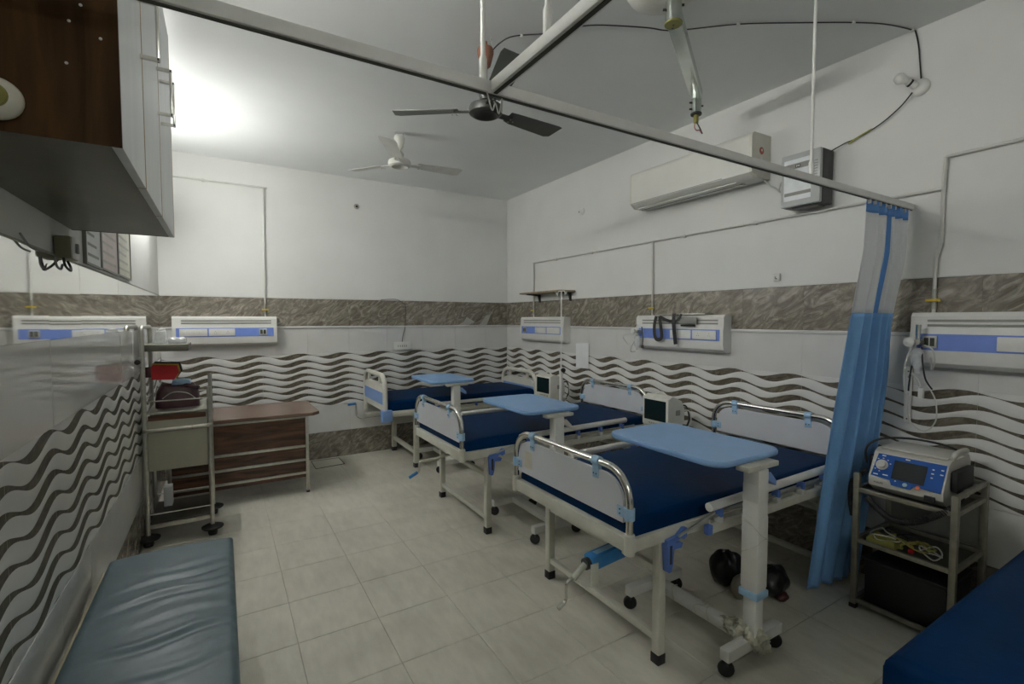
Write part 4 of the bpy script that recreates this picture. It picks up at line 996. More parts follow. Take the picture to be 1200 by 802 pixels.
# cable from ceiling fan across ceiling to the bulb holder and the stabiliser
t = thing('ceiling_cable', 'dark cable looping across the ceiling and down the right wall', 'cable', (1.34, 2.36, 3.0))
zc = ZC - .006
m = MB(); m.tube(spline([(1.30, 2.40, 2.965), (1.34, 2.355, zc - .03), (1.40, 2.30, zc), (1.536, 2.19, zc), (1.60, 2.10, zc), (1.723, 1.99, zc), (1.95, 1.87, zc - .004), (2.097, 1.807, zc - .006), (2.348, 1.604, zc), (2.6, 1.43, zc - .004), (2.848, 1.286, zc), (3.0, 1.2, zc - .006), (3.19, 1.155, zc), (XR - .006, 1.145, 3.03), (XR - .006, 1.13, 2.95), (XR - .008, 1.12, 2.85), (XR - .012, 1.112, 2.775)], 6), .0034, 8); m.build('ceiling_run', CABLEB, t)
m = MB(); m.tube(spline([(XR - .02, 1.145, 2.715), (XR - .014, 1.2, 2.66), (XR - .014, 1.29, 2.60), (XR - .014, 1.40, 2.56), (XR - .014, 1.47, 2.548), (XR - .04, 1.535, 2.515)], 6), .0034, 8); m.build('wall_run', CABLEB, t)
m = MB(); m.tube(spline([(XR - .016, 1.33, 2.585), (XR - .014, 1.40, 2.562), (XR - .014, 1.45, 2.54)], 6), .0055, 8); m.build('taped_joint', CABLEY, t)
for c in ((1.435, 2.275, zc), (1.60, 2.10, zc), (2.348, 1.604, zc), (2.848, 1.286, zc), (3.19, 1.155, zc)):
    m = MB(); m.box(c[0] - .008, c[0] + .008, c[1] - .008, c[1] + .008, zc - .008, ZC, b=.002); m.build('cable_clip', WHITEP, t)
t = thing('bulb_holder', 'white angled bulb holder with a bulb high on the right wall', 'lamp holder', (XR, 1.12, 2.74))
RYn = Matrix.Rotation(-PI / 2, 4, 'Y')
m = MB(); m.lathe([(.046, 0), (.044, .010), (.036, .018), (.025, .025), (.0, .027)], (XR, 1.12, 2.735), RYn, 24); m.build('round_base', WHITEP, t)
m = MB(); m.tube([(XR - .025, 1.13, 2.742), (XR - .06, 1.155, 2.765)], [.020, .016], 14); m.build('socket', WHITEP, t)
m = MB(); m.tube([(XR - .045, 1.1445, 2.755), (XR - .052, 1.1495, 2.760)], [.020, .0195], 14); m.build('socket_gap', BLACK, t)
m = MB(); d = Vector((-.6, .6, .5)).normalized(); M_ = d.to_track_quat('Z', 'Y').to_matrix().to_4x4()
m.lathe([(.012, 0), (.015, .010), (.026, .028), (.028, .042), (.02, .06), (.0, .067)], (XR - .06, 1.155, 2.765), M_, 18); m.build('bulb', WHITEP, t, 60)

# ================================================================== curtain rail and curtain
ZR = 2.10
t = thing('curtain_rail', 'white ceiling hung curtain rail crossing the room with one branch', 'curtain rail', (.62, 1.135, ZR))
m = MB(); m.box(XL, XR - .003, 1.135 - .013, 1.135 + .013, ZR - .009, ZR + .022, b=.003); r1 = m.build('main_rail', RAILW, t)
m = MB(); m.box(XL, XR - .003, 1.135 - .005, 1.135 + .005, ZR - .0115, ZR - .0085); m.build('rail_slot', SLOT, r1)
m = MB(); m.box(.625 - .013, .625 + .013, YF, 1.122, ZR - .009, ZR + .022, b=.003); r2 = m.build('branch_rail', RAILW, t)
m = MB(); m.box(.625 - .005, .625 + .005, YF, 1.12, ZR - .0115, ZR - .0085); m.build('rail_slot', SLOT, r2)
for (x, y) in ((.597, 1.135), (.625, .885), (2.19, 1.135)):
    m = MB(); m.tube([(x, y, ZR + .02), (x, y, ZR + .075), (x, y, ZR + .085), (x, y, ZC)], [.0105, .0105, .0065, .0065], 12); m.build('hanging_rod', WHITEP, t)
m = MB(); m.tube(spline([(.60, 1.12, ZR - .012), (.61, 1.11, ZR - .06), (.625, 1.12, ZR - .035), (.63, 1.11, ZR - .065), (.645, 1.12, ZR - .02), (.65, 1.13, ZR - .05)], 6), .002, 6); m.build('knotted_string', CABLEW, t)
# curtain: pleated cloth
t = thing('privacy_curtain', 'blue privacy curtain with grey mesh top gathered at the right wall', 'curtain', (2.95, 1.2, 0))
def curtain_pt(u, z):
    f = (ZR - .012 - z) / (ZR - .012)                   # 0 top .. 1 bottom
    xl = 2.715 - .06 * math.sin(min(1, f * 1.5) * PI / 2) + .05 * f; xr = 3.190 + .0 * f - .06 * math.exp(-((f - .28) / .12) ** 2) + .0 * f
    s_ = max(0, (f - .12) / .88)
    yc = 1.140 + .165 * s_ + .02 * f
    amp = .012 + .026 * min(1, f * 1.8)
    amp *= 1 - .55 * s_ * (1 - .5 * u)
    x = xl + (xr - xl) * u + .006 * math.sin(2 * PI * 6 * u + 4 * f) * u
    g = u ** 1.25
    y = yc + amp * (math.sin(2 * PI * 5.4 * g + .3 + .9 * f) * (.35 + .65 * min(1, u * 2.2)) + .35 * math.sin(2 * PI * 9.3 * g + 2.0 - 1.8 * f) * min(1, u * 2.5))
    y += .035 * s_ * (1 - u)
    return (x, max(y, 1.098), z)
def cloth(nm, z0, z1, mt, nv):
    m = MB(); m.grid(150, nv, lambda u, v: curtain_pt(u, z1 + (z0 - z1) * v)); o = m.build(nm, mt, t, 180)
    md = o.modifiers.new('thickness', 'SOLIDIFY'); md.thickness = .0016; md.offset = 0
    return o
cloth('header_band', 2.030, ZR - .012, CURTB, 4)
cloth('mesh_panel', 1.535, 2.030, CMESH, 20)
cloth('cloth_panel', .022, 1.535, CURT, 60)
m = MB()
def seam(u, v):
    p_ = curtain_pt(.50 + .035 * u, 2.03 + (1.535 - 2.03) * v); return (p_[0], p_[1] - .003, p_[2])
m.grid(4, 20, seam); o_ = m.build('side_seam', CURTB, t, 180)
for k in range(9):
    u = .03 + k * .117; p_ = curtain_pt(u, ZR - .012)
    m = MB(); m.box(p_[0] - .004, p_[0] + .004, 1.128, 1.142, ZR - .03, ZR - .0115, b=.001); m.build('glider_hook', WHITEP, t)

# ================================================================== fans
def fan(name, label, x, y, zh, angs, R, mbody, mbl, mcap, rod_r, tilt=.16, zcap=None, pitch=-.2):
    t = thing(name, label, 'fan', (x, y, zh), 'ceiling fans')
    m = MB(); m.lathe([(.02, zh + .040), (.055, zh + .034), (.088, zh + .018), (.094, zh), (.090, zh - .022), (.074, zh - .033), (.066, zh - .034), (.060, zh - .026), (.03, zh - .016), (0, zh - .014)], (x, y, 0), None, 32); m.build('motor_housing', mbody, t)
    m = MB(); m.lathe([(.018, zh + .04), (.032, zh + .05), (.036, zh + .075), (.02, zh + .095), (.010, zh + .1)], (x, y, 0), None, 20); m.build('lower_cup', mbody, t)
    m = MB(); m.cyl((x, y, zh + .09), (x, y, ZC - .03), rod_r, 12); m.build('down_rod', mcap, t)
    zt = ZC - .005 if zcap is None else zcap
    m = MB(); m.lathe([(.012, zt - .11), (.028, zt - .095), (.045, zt - .03), (.046, zt - .012), (.04, zt)], (x, y, 0), None, 24); m.build('ceiling_cup', mcap, t)
    m = MB(); m.tube([(x - .035, y, ZC - .001), (x - .03, y, ZC - .05), (x, y, ZC - .06), (x + .03, y, ZC - .05), (x + .035, y, ZC - .001)], .004, 8); m.build('ceiling_hook', DULLST, t)
    for a, R in zip(angs, R if isinstance(R, tuple) else (R,) * 3):
        M_ = Matrix.Translation((x, y, zh - .008)) @ Matrix.Rotation(math.radians(a), 4, 'Z') @ Matrix.Rotation(pitch, 4, 'X')
        m = MB()
        pts = [(.15, -.045), (.19, -.052), (R - .03, -.066), (R, -.058), (R - .012, .05), (R - .05, .062), (.19, .05), (.15, .04)]
        n = len(pts)
        vs = [M_ @ Vector((a_, b_, s_ + .010 * (1 - (b_ / .066) ** 2))) for s_ in (-.0015, .0015) for a_, b_ in pts]
        m.add(vs, [tuple(range(n - 1, -1, -1)), tuple(range(n, 2 * n))] + [(i, (i + 1) % n, n + (i + 1) % n, n + i) for i in range(n)])
        bl = m.build('blade', mbl, t, 30)
        m = MB(); m.box(.07, .175, -.02, .02, -.004, .002, M_); m.build('blade_arm', mbody, bl)
        m = MB()
        for (bx, by) in ((.16, -.012), (.16, .012), (.185, 0)): m.lathe([(.005, .011), (.004, .0145), (0, .015)], (0, 0, 0), M_ @ Matrix.Translation((bx, by, -.028)), 8)
        m.build('blade_screws', DULLST, bl)
    return t
fan('ceiling_fan', 'dark charcoal ceiling fan behind the curtain rail joint', 1.272, 2.390, 2.656, (146, 6, 255), (.52, .52, .60), FANDK, FANBL, FANBR, .011, zcap=2.985)
fan('ceiling_fan', 'off-white ceiling fan near the back wall', 1.297, 3.955, 2.80, (127, -4, 243), (.50, .54, .58), FANWH, FANWH, FANWH, .012, zcap=3.02)

# ================================================================== ceiling lamp arm
ax, ay = 1.84, 1.59
t = thing('ceiling_lamp_arm', 'bare aluminium lamp arm on the ceiling with lamp head missing', 'lamp arm', (ax, ay, 3.0))
m = MB(); m.lathe([(.185, ZC), (.185, ZC - .006), (.17, ZC - .03), (.12, ZC - .058), (.06, ZC - .068), (0, ZC - .07)], (ax - .035, ay + .015, 0), None, 36); m.build('ceiling_plate', FANWH, t)
m = MB(); m.cyl((ax, ay, ZC - .03), (ax, ay, 2.882), .037, 24); m.build('hub_cylinder', ALU, t)
m = MB(); m.lathe([(.0, 2.876), (.040, 2.878), (.041, 2.884), (.037, 2.888)], (ax, ay, 0), None, 24); cpd = m.build('hub_cap', YELBR, t)
m = MB(); m.lathe([(.005, 2.874), (.005, 2.877)], (ax, ay, 0), None, 8); m.lathe([(.004, 2.8745), (.004, 2.878)], (ax + .018, ay + .02, 0), None, 8); m.build('cap_screws', BLACK, cpd)
ex, ey = 2.60, 2.055
dv = Vector((ex - ax, ey - ay, 0)); L = dv.length; an = math.atan2(dv.y, dv.x)
M_ = Matrix.Translation((ax, ay, 2.905)) @ Matrix.Rotation(an, 4, 'Z')
m = MB(); m.box(.02, L + .02, -.034, .034, -.012, .045, M_, b=.004); m.build('arm_beam', ALU, t)
m = MB(); m.cyl((ex, ey, 2.95), (ex, ey, 2.80), .031, 20); m.build('end_cylinder', ALU, t)
m = MB(); m.lathe([(.0, 2.792), (.033, 2.793), (.034, 2.803), (.031, 2.806)], (ex, ey, 0), None, 20); m.build('end_ring', BLACK, t)
m = MB(); m.cyl((ex, ey, 2.793), (ex, ey, 2.745), .015, 12); m.build('end_nipple', YELBR, t)
rt = Vector((math.cos(math.radians(-31)), math.sin(math.radians(-31)), 0))
for (c, zs, rr_) in (((ax, ay), (2.99, 2.945), .037), ((ex, ey), (2.87, 2.83), .031)):
    m = MB()
    for z in zs: m.cyl(Vector((c[0], c[1], z)) - rt * (rr_ + .012), Vector((c[0], c[1], z)) - rt * rr_ * .9, .006, 8)
    m.cyl(Vector((c[0], c[1], sum(zs) / 2)) + rt * rr_ * .9, Vector((c[0], c[1], sum(zs) / 2)) + rt * (rr_ + .012), .006, 8); m.build('set_screws', BLACK, t)
m = MB(); m.tube(spline([(ex - .008, ey, 2.748), (ex - .012, ey, 2.715), (ex - .006, ey - .01, 2.695), (ex + .02, ey - .012, 2.70), (ex + .035, ey - .014, 2.685)], 6), .004, 7); m.build('pink_wire', PINKW, t)
m = MB(); m.tube(spline([(ex + .008, ey, 2.748), (ex + .018, ey - .01, 2.722), (ex + .03, ey - .014, 2.70), (ex + .042, ey - .016, 2.68)], 6), .004, 7); m.build('black_wire', CABLEB, t)

# ================================================================== small wall shelf, right wall
t = thing('wall_shelf', 'small wooden shelf on black brackets above the right wall panel', 'shelf', (XR, 4.33, 1.80))
m = MB(); m.box(XR - .215, XR - .001, 4.02, 4.80, 1.795, 1.812, b=.002); m.build('shelf_board', WOODS, t)
for y in (4.10, 4.68):
    m = MB(); m.prism([(XR - .001, 1.794), (XR - .19, 1.794), (XR - .19, 1.786), (XR - .03, 1.775), (XR - .012, 1.70), (XR - .001, 1.70)], XZ, y - .012, y + .012); m.build('shelf_bracket', BLACK, t)

# ================================================================== drip stand
sx, sy = 2.885, 3.835
t = thing('drip_stand', 'white drip stand with black knob between the middle and far beds', 'drip stand', (sx, sy, 0))
m = MB(); m.cyl((sx, sy, .06), (sx, sy, .985), .0165, 14); m.build('lower_tube', WHITEP, t)
m = MB(); m.cyl((sx, sy, .98), (sx, sy, 1.78), .0075, 10); m.build('upper_rod', WHITEP, t)
m = MB(); m.lathe([(.019, .965), (.021, .99), (.012, 1.0)], (sx, sy, 0), None, 14); m.build('collar', WHITEP, t)
m = MB(); m.cyl((sx, sy, 1.0), (sx + .0, sy - .03, 1.0), .008, 10); m.lathe([(0, 0), (.02, .003), (.024, .015), (.02, .03), (0, .032)], (sx, sy - .02, 1.0), RX, 14); m.build('knob', BLACK, t)
m = MB(); m.tube(spline([(sx + .02, sy + .11, 1.772), (sx + .015, sy + .095, 1.748), (sx + .01, sy + .075, 1.752), (sx + .005, sy + .055, 1.78), (sx, sy, 1.782), (sx - .005, sy - .055, 1.78), (sx - .01, sy - .075, 1.752), (sx - .015, sy - .095, 1.748), (sx - .02, sy - .11, 1.772)], 6), .0055, 8); m.build('hook_bar', WHITEP, t)
for k in range(5):
    a = math.radians(56 + 72 * k); p_ = Vector((sx + .13 * math.cos(a), sy + .13 * math.sin(a), .05))
    m = MB(); m.tube([(sx, sy, .075), p_], .012, 8); lg = m.build('base_leg', WHITEP, t)
    m = MB(); m.lathe([(0, -.01), (.024, -.008), (.025, 0), (.024, .008), (0, .01)], (p_.x, p_.y, .025), RX, 12); m.build('caster', BLACK, lg)

# ================================================================== patient monitors on stands
def monitor(x0, yL, yR, z0, label, slabel, dx_=.17, cables=True):
    """yL > yR: left/right edge as seen from the foot end"""
    yc = (yL + yR) / 2; h = .225
    st = thing('monitor_stand', slabel, 'stand', (x0 + .1, yc, 0), 'monitor stands')
    m = MB(); m.box(x0 - .01, x0 + .20, yc - .12, yc + .12, z0 - .035, z0 - .012, b=.004); m.build('tray', CREAM, st)
    m = MB(); m.box(x0 + .06, x0 + .10, yc - .02, yc + .02, .07, z0 - .03, b=.003); m.build('column', CREAM, st)
    for k in range(2):
        m = MB(); yy_ = yc + (-.055, .055)[k]; m.box(x0 - .06, x0 + .22, yy_ - .013, yy_ + .013, .06, .085, b=.003); ft = m.build('base_foot', CREAM, st)
        for xx in (x0 - .04, x0 + .2):
            m = MB(); m.lathe([(0, -.01), (.028, -.008), (.03, 0), (.028, .008), (0, .01)], (xx, yy_, .03), RX, 12); m.build('caster', BLACK, ft)
    m = MB(); m.box(x0 + .06, x0 + .1, yc - .055, yc + .055, .062, .083); m.build('base_bar', CREAM, st)
    m = MB(); m.box(x0 + .14, x0 + .19, yc - .10, yc + .10, z0 - .10, z0 - .036, b=.004); m.build('accessory_box', DULLST, st)
    t = thing('patient_monitor', label, 'monitor', (x0 + .08, yc, z0), 'patient monitors')
    m = MB(); pr = [(x0, z0), (x0 - .006, z0 + h - .01), (x0 + .015, z0 + h), (x0 + .04, z0 + h + .012), (x0 + .075, z0 + h), (x0 + dx_ - .03, z0 + h - .03), (x0 + dx_, z0 + h - .09), (x0 + dx_, z0 + .03), (x0 + dx_ - .04, z0)]
    m.prism(pr, lambda a, b, d: (a, d, b), yR, yL); m.build('case', pmat('monitor_case', (.66, .65, .58), .42) if 'monitor_case' not in MATS else MATS['monitor_case'], t, 30)
    m = MB(); m.box(x0 - .012, x0 + .0, yR - .004, yL + .004, z0 + .004, z0 + h - .004, b=.005); bz = m.build('bezel', MATS['monitor_case'], t)
    m = MB(); m.box(x0 - .0145, x0 - .0115, yR + .018, yL - .018, z0 + .045, z0 + h - .025); sc = m.build('screen', SCREEN, bz)
    m = MB(); m.lathe([(.007, 0), (.006, .003), (0, .0035)], (x0 - .012, yR + .05, z0 + .022), Matrix.Rotation(-PI / 2, 4, 'Y'), 12); m.build('dial', DARKG, bz)
    m = MB()
    for k in range(5): m.box(x0 - .0135, x0 - .0118, yR + .08 + k * .022, yR + .095 + k * .022, z0 + .018, z0 + .027)
    m.build('keys', PANELS, bz)
    m = MB(); m.prism(rrect(x0 + .075, x0 + .125, z0 + .09, z0 + .13, .006, 2), XZ, yR - .001, yR + .001); m.build('side_vent', PANELS, t)
    m = MB(); m.tube(spline([(x0 + .05, yc - .06, z0 + h + .004), (x0 + .06, yc, z0 + h + .03), (x0 + .05, yc + .06, z0 + h + .004)], 6), .008, 8); m.build('carry_handle', MATS['monitor_case'], t)
    if cables:
        m = MB(); m.tube(spline([(x0 + dx_, yc - .03, z0 + .12), (x0 + dx_ + .05, yc - .09, z0 + .15), (x0 + dx_ + .05, yc - .13, z0 + .06), (x0 + dx_ + .02, yc - .12, z0 - .02)], 7), .007, 8); m.build('black_lead', CABLEB, t)
        m = MB(); m.tube(spline([(x0 + dx_, yc - .05, z0 + .1), (x0 + dx_ + .03, yc - .14, z0 + .12), (x0 + dx_ + .03, yc - .16, z0 + .03), (x0 + dx_ + .01, yc - .13, z0 - .01)], 7), .004, 8); m.build('white_lead', CABLEW, t)
monitor(2.80, 4.135, 3.885, .712, 'patient monitor with dark screen beside the far bed', 'cream wheeled stand under the monitor by the far bed', .17)
monitor(2.815, 2.665, 2.42, .69, 'patient monitor with dark screen between nearest and middle beds', 'cream wheeled stand under the monitor between nearest and middle beds', .17)
# bottle-green cable bunch behind the monitor by the middle bed
# wall paper notice
t = thing('paper_notice', 'plain white paper sheet taped on the wave tiles of the right wall', 'paper', (XR, 3.89, 1.0))
m = MB(); m.prism([(3.79, .998), (3.992, .995), (3.995, 1.25), (3.788, 1.262)], lambda a, b, d: (d, a, b), XR - .0125, XR - .0112); m.build('sheet', PAPER, t)
# switch socket on back wall with wire
t = thing('wall_socket', 'white socket plate on the back wall with a thin wire above', 'socket', (1.79, YB, 1.15))
m = MB(); m.box(1.682, 1.903, YB - .022, YB - .001, 1.150, 1.243, b=.004); pb = m.build('socket_plate', WHITEP, t)
m = MB()
for k in range(5): m.box(1.735 + k * .025, 1.745 + k * .025, YB - .0235, YB - .022, 1.185, 1.207)
m.build('socket_holes', INK, pb)
m = MB(); m.tube(spline([(1.79, YB - .012, 1.243), (1.805, YB - .006, 1.33), (1.825, YB - .011, 1.40), (1.838, YB - .004, 1.55), (1.838, YB - .004, 1.66), (1.80, YB - .004, 1.70), (1.72, YB - .004, 1.735), (1.55, YB - .004, 1.727)], 7), .003, 6); m.build('thin_wire', DARKG, t)
# small wall fittings
t = thing('ceiling_rose', 'small round white rose on the upper right wall near the corner', 'rose', (XR, 3.92, 2.617))
m = MB(); m.lathe([(.036, 0), (.034, .012), (.02, .022), (0, .024)], (XR + .003, 3.92, 2.617), RYn, 20); b_ = m.build('cap_body', WHITEP, t)
m = MB(); m.lathe([(.009, 0), (0, .004)], (XR - .012, 3.955, 2.617), RYn, 10); m.build('cap_hole', BLACK, b_)
t = thing('wall_anchor', 'small dark wall anchor in the plaster of the back wall', 'anchor', (1.298, YB, 2.743))
m = MB(); m.lathe([(.030, 0), (.028, .004), (0, .005)], (1.298, YB + .003, 2.743), RX, 16); m.build('anchor_plate', DULLST, t)
m = MB(); m.lathe([(.012, .004), (.01, .012), (0, .013)], (1.298, YB + .003, 2.743), RX, 10); m.build('anchor_bolt', BLACK, t)
t = thing('wall_hook', 'small pale wall fitting above the band by the curtain', 'fitting', (XR, 1.865, 1.785))
m = MB(); m.box(XR - .014, XR + .003, 1.84, 1.885, 1.76, 1.81, b=.004); m.build('fitting_plate', WHITEP, t)
m = MB(); m.tube([(XR - .014, 1.86, 1.775), (XR - .03, 1.86, 1.775), (XR - .03, 1.86, 1.79)], .004, 6); m.build('hook_pin', DULLST, t)

# ================================================================== black plastic bag under the nearest bed
t = thing('rubbish_bag', 'black polythene bag tied on the floor under the nearest bed', 'bag', (2.50, 1.56, 0))
rb = random.Random(9); rp = [rb.uniform(0, 6.28) for _ in range(8)]
def lump(c, rx, ry, rz, sd):
    def f(u, v):
        a = u * 2 * PI; b = -PI / 2 + PI * v
        k = 1 + .14 * math.sin(2 * a + rp[sd]) * math.cos(b) + .07 * math.sin(4 * a + 3 * b + rp[sd + 1]) + .025 * math.sin(9 * a - 5 * b + rp[sd + 2])
        z = c[2] + rz * math.sin(b) * k
        return (c[0] + rx * math.cos(a) * math.cos(b) * k, c[1] + ry * math.sin(a) * math.cos(b) * k, max(.002, z))
    return f
m = MB(); m.grid(34, 18, lump((2.43, 1.66, .085), .085, .085, .10, 0), True); m.build('bag_bulge', BLKPL, t, 60)
m = MB(); m.grid(34, 18, lump((2.565, 1.47, .065), .10, .085, .078, 2), True); m.build('bag_bulge', BLKPL, t, 60)
m = MB(); m.grid(26, 14, lump((2.375, 1.535, .055), .07, .05, .06, 4), True); m.build('grey_bag_end', pmat('grey_polythene', (.24, .22, .17), .4, bump=.3), t, 60)
m = MB(); m.grid(20, 10, lump((2.53, 1.40, .022), .05, .03, .02, 3), True); m.build('dark_red_scrap', pmat('dark_red_scrap', (.05, .008, .007), .5), t, 60)

# ================================================================== defibrillator cart, right
KX0, KX1, KY0, KY1 = 2.795, 3.175, .785, 1.175
t = thing('steel_cart', 'steel cart with open shelves in front of the blue curtain', 'cart', ((KX0 + KX1) / 2, (KY0 + KY1) / 2, 0))
for x in (KX0, KX1):
    for y in (KY0, KY1):
        m = MB(); m.box(x - .013, x + .013, y - .013, y + .013, .02, .71, b=.002); ps = m.build('post', CARTST, t)
        m = MB(); m.box(x - .016, x + .016, y - .016, y + .016, 0, .022, b=.003); m.build('foot_cap', BLACK, ps)
for z, zz in ((.042, .03), (.36, .348), (.625, .613)):
    for y in (KY0, KY1):
        m = MB(); m.box(KX0, KX1, y - .009, y + .009, z - .011, z + .011, b=.002); m.build('frame_bar', CARTST, t)
    for x in (KX0, KX1):
        m = MB(); m.box(x - .009, x + .009, KY0, KY1, z - .011, z + .011, b=.002); m.build('frame_bar', CARTST, t)
    m = MB(); m.box(KX0 + .01, KX1 - .01, KY0 + .01, KY1 - .01, zz - .006, zz + .002); m.build('shelf_plate', TROLD, t)
for y in (KY0, ):
    m = MB(); m.box(KX0, KX1, y - .008, y + .008, .69, .71, b=.002); m.build('top_side_bar', CARTST, t)
m = MB(); m.box(KX1 - .008, KX1 + .008, KY0, KY1, .69, .71, b=.002); m.build('top_side_bar', CARTST, t)
m = MB(); m.box(KX1 - .006, KX1 - .002, KY0 + .01, KY1 - .01, .38, .60); m.build('back_plate', pmat('cart_back_grey', (.22, .22, .19), .4), t)
# defibrillator: front leans back, faces the aisle (-x)
t = thing('defibrillator', 'blue and grey defibrillator with dial and dark screen on the cart', 'defibrillator', (2.95, .98, .627))
DY0, DY1 = .832, 1.128                       # right / left as seen
dfz = .628
m = MB(); pr = [(2.805, .665), (2.80, .705), (2.862, .826), (2.895, .842), (3.11, .842), (3.135, .81), (3.135, dfz), (2.86, dfz), (2.83, .648)]
m.prism(pr, lambda a, b, d: (a, d, b), DY0, DY1); m.build('case', DEFG, t, 30)
sl = Vector((.062, 0, .121)).normalized(); nrm = Vector((-sl.z, 0, sl.x))   # slope direction and outward normal of the front
def fp(y, s, out=0.0):
    p_ = Vector((2.80, y, .705)) + sl * s + nrm * out; return (p_.x, p_.y, p_.z)
def plate(nm, poly, o0, o1, mt, par, lab=None):
    m = MB(); m.prism(poly, lambda a, b, d: fp(a, b, d), o0, o1); return m.build(nm, mt, par, 30)
face = plate('blue_face', [(DY0 + .008, -.004), (DY0 + .11, .0), (DY0 + .12, -.018), (DY1 - .10, -.018), (DY1 - .09, .004), (DY1 - .008, .010), (DY1 - .02, .128), (DY0 + .006, .132)], -.002, .003, DEFB, t)
plate('screen', [(.905, .014), (1.035, .014), (1.035, .108), (.905, .108)], .003, .005, DSCR, face)
m = MB(); q = fp(1.083, .072, .003); Mn = nrm.to_track_quat('Z', 'Y').to_matrix().to_4x4()
m.lathe([(.026, 0), (.026, .003), (.018, .005), (.017, .016), (.0, .018)], q, Mn, 24); m.build('mode_dial', DEFG, face)
for k in range(8):
    a = -1.2 + k * .6
    q = fp(1.083 + .036 * math.sin(a), .072 + .034 * math.cos(a), .003); m = MB(); m.box(-.003, .003, -.0018, .0018, 0, .0008, Matrix.Translation(q) @ Mn); m.build('dial_mark', WHITEP, face)
for k, (y, s_, w_) in enumerate(((1.083, .120, .016), (1.06, .024, .022), (1.10, .02, .02), (.985, .122, .018), (.883, .10, .008), (.883, .08, .01), (.883, .06, .008), (.85, .105, .01), (.85, .083, .012), (1.015, .006, .006))):
    plate('print_mark', [(y - w_ / 2, s_ - .0025), (y + w_ / 2, s_ - .0025), (y + w_ / 2, s_ + .0025), (y - w_ / 2, s_ + .0025)], .003, .0036, WHITEP, face)
for k, (y, mt) in enumerate(((.975, LGREEN), (.925, ORANGE))):
    m = MB(); q = fp(y, -.002, .003); m.lathe([(.010, 0), (.009, .003), (0, .004)], q, Mn, 16); m.build('round_button', mt, face)
m = MB(); m.box(2.796, 2.806, .86, .90, .655, .678); m.build('paper_slot', BLACK, t)
m = MB(); m.tube(spline([(2.93, DY0 + .01, .84), (2.93, DY0 + .0, .868), (2.99, DY0 + .0, .872), (3.07, DY0 + .0, .868), (3.08, DY0 + .02, .84)], 6), .012, 10); m.build('carry_handle', DEFG, t)
m = MB(); m.box(2.88, 3.10, DY1 - .28, DY1 - .02, .842, .852, b=.004); m.build('top_lid', DEFG, t)
m = MB(); m.box(2.87, 3.08, DY0 - .03, DY0 - .002, .70, .80, b=.01); m.build('paddle', BLACK, t)
m = MB(); m.box(2.87, 3.08, DY1 + .002, DY1 + .03, .68, .80, b=.01); m.build('paddle', BLACK, t)
cu = bpy.data.curves.new('maker_mark', 'FONT'); cu.body = 'PHILIPS'; cu.size = .0125; cu.extrude = .0003; cu.align_x = 'CENTER'
to = bpy.data.objects.new('maker_mark_tmp', cu); COL.objects.link(to); bpy.context.view_layer.update()
me = bpy.data.meshes.new_from_object(to.evaluated_get(bpy.context.evaluated_depsgraph_get())); bpy.data.objects.remove(to)
me.materials.clear(); me.materials.append(DARKG)
mk = bpy.data.objects.new('maker_mark', me); COL.objects.link(mk); mk.parent = t
mk.location = Vector((2.8005, 1.085, .680)) - Vector(t['_o']); mk.rotation_euler = (PI / 2, 0, -PI / 2)
# coiled leads
def coil(name, label, path, r_, rc, turns, mt):
    P = spline(path, 24); n = len(P); pts = []
    for i in range(n * 5):
        f = i / (n * 5 - 1) * (n - 1); k = min(int(f), n - 2); q = P[k].lerp(P[k + 1], f - k); tg = (P[k + 1] - P[k]).normalized()
        a = tg.orthogonal().normalized(); b = tg.cross(a); ang = 2 * PI * turns * i / (n * 5)
        pts.append(q + (a * math.cos(ang) + b * math.sin(ang)) * rc)
    m = MB(); m.tube(pts, r_, 6); o = m.build(name, mt, None, 60, origin=tuple(P[0])); tag(o, label, 'cable', 'coiled paddle leads'); return o
coil('coiled_lead', 'black coiled lead sagging in front of the cart from the defibrillator', [(2.92, .80, .70), (2.83, .795, .655), (2.775, .85, .60), (2.765, .93, .545), (2.765, 1.01, .53), (2.77, 1.07, .56), (2.775, 1.12, .60)], .0042, .0115, 62, CABLEB)
coil('coiled_lead', 'black coiled lead hanging beside the left post of the cart', [(2.86, 1.16, .72), (2.815, 1.20, .66), (2.80, 1.205, .60), (2.80, 1.20, .53), (2.80, 1.19, .48)], .004, .011, 34, CABLEB)
m = MB(); m.tube(spline([(2.85, 1.16, .76), (2.85, 1.16, .84), (2.90, 1.12, .885), (2.96, 1.02, .90), (3.03, .92, .885), (3.08, .87, .86)], 8), .0055, 8); tag(m.build('power_lead', CABLEB, None, 60, origin=(2.9, 1.1, .85)), 'black lead arching over the defibrillator top', 'cable')
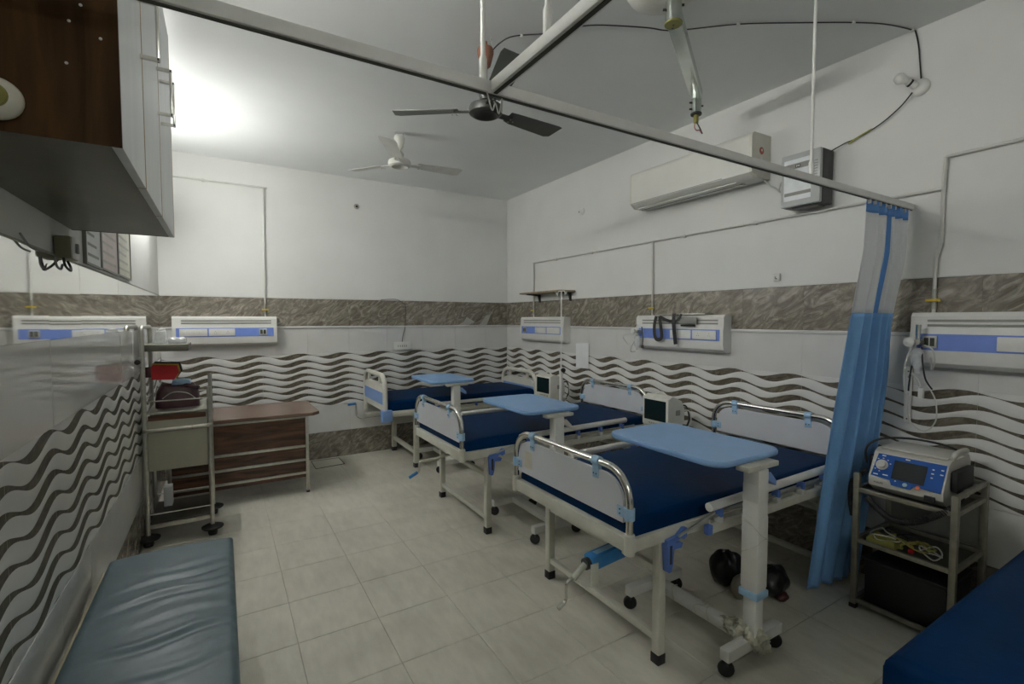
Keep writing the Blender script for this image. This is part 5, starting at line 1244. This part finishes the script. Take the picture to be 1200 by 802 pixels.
# tangled leads on the middle shelf
rc_ = random.Random(21)
for k, (mt, lb) in enumerate(((CABLEW, 'white looped lead on the middle cart shelf'), (CABLEY, 'olive yellow lead tangled on the middle cart shelf'), (CABLEB, 'black lead tangled on the middle cart shelf'), (CABLEW, 'thin white lead at the left of the middle cart shelf'), (CABLEY, 'second olive lead along the front of the middle cart shelf'))):
    pts = []; n = 11
    cy = (.90, 1.0, 1.03, 1.10, .95)[k]; cx_ = (2.90, 2.92, 2.95, 2.88, 2.86)[k]
    for i in range(n):
        a = i * (1.25 if k in (0, 2) else .9) + k
        pts.append((min(KX1 - .03, max(KX0 + .025, cx_ + .05 * math.cos(a) + .02 * rc_.uniform(-1, 1))), min(KY1 - .03, max(KY0 + .03, cy + (.06 if k else .045) * math.sin(a) + (.0 if k == 0 else .03 * rc_.uniform(-1, 1)))), .356 + .006 * k + .035 * abs(math.sin(a * .8 + k))))
    m = MB(); m.tube(spline(pts, 7), .0036 if k != 1 else .006, 7); tag(m.build('tangled_lead', mt, None, 60, origin=(cx_, cy, .35)), lb, 'cable', 'leads on the cart shelf')
m = MB(); m.box(2.86, 2.885, .955, .975, .353, .375, b=.004); tag(m.build('red_connector', RED, None, origin=(2.87, .965, .353)), 'small red connector among the cart leads', 'connector')
m = MB(); m.slab(2.83, 2.93, 1.02, 1.14, .353, .385, .012, 8, 8, lambda u, v: .008 * math.sin(9 * u + 6 * v)); tag(m.build('cable_pouch', CABLEY, None, 60, origin=(2.88, 1.08, .353)), 'olive yellow packet under the leads on the cart shelf', 'packet')
# dark crate on lower shelf
t = thing('storage_crate', 'black storage crate on the bottom shelf of the cart', 'crate', (2.98, .98, .033))
m = MB(); m.box(KX0 + .04, KX1 - .02, KY0 + .03, KY1 - .03, .033, .25, b=.006); m.build('crate_body', pmat('crate_black', (.006, .006, .006), .6), t)
m = MB(); m.box(KX0 + .035, KX1 - .016, KY0 + .025, KY1 - .025, .25, .265, b=.004); m.build('crate_lid', BLACK, t)

# clean helper properties
for o in bpy.data.objects:
    if '_o' in o: del o['_o']
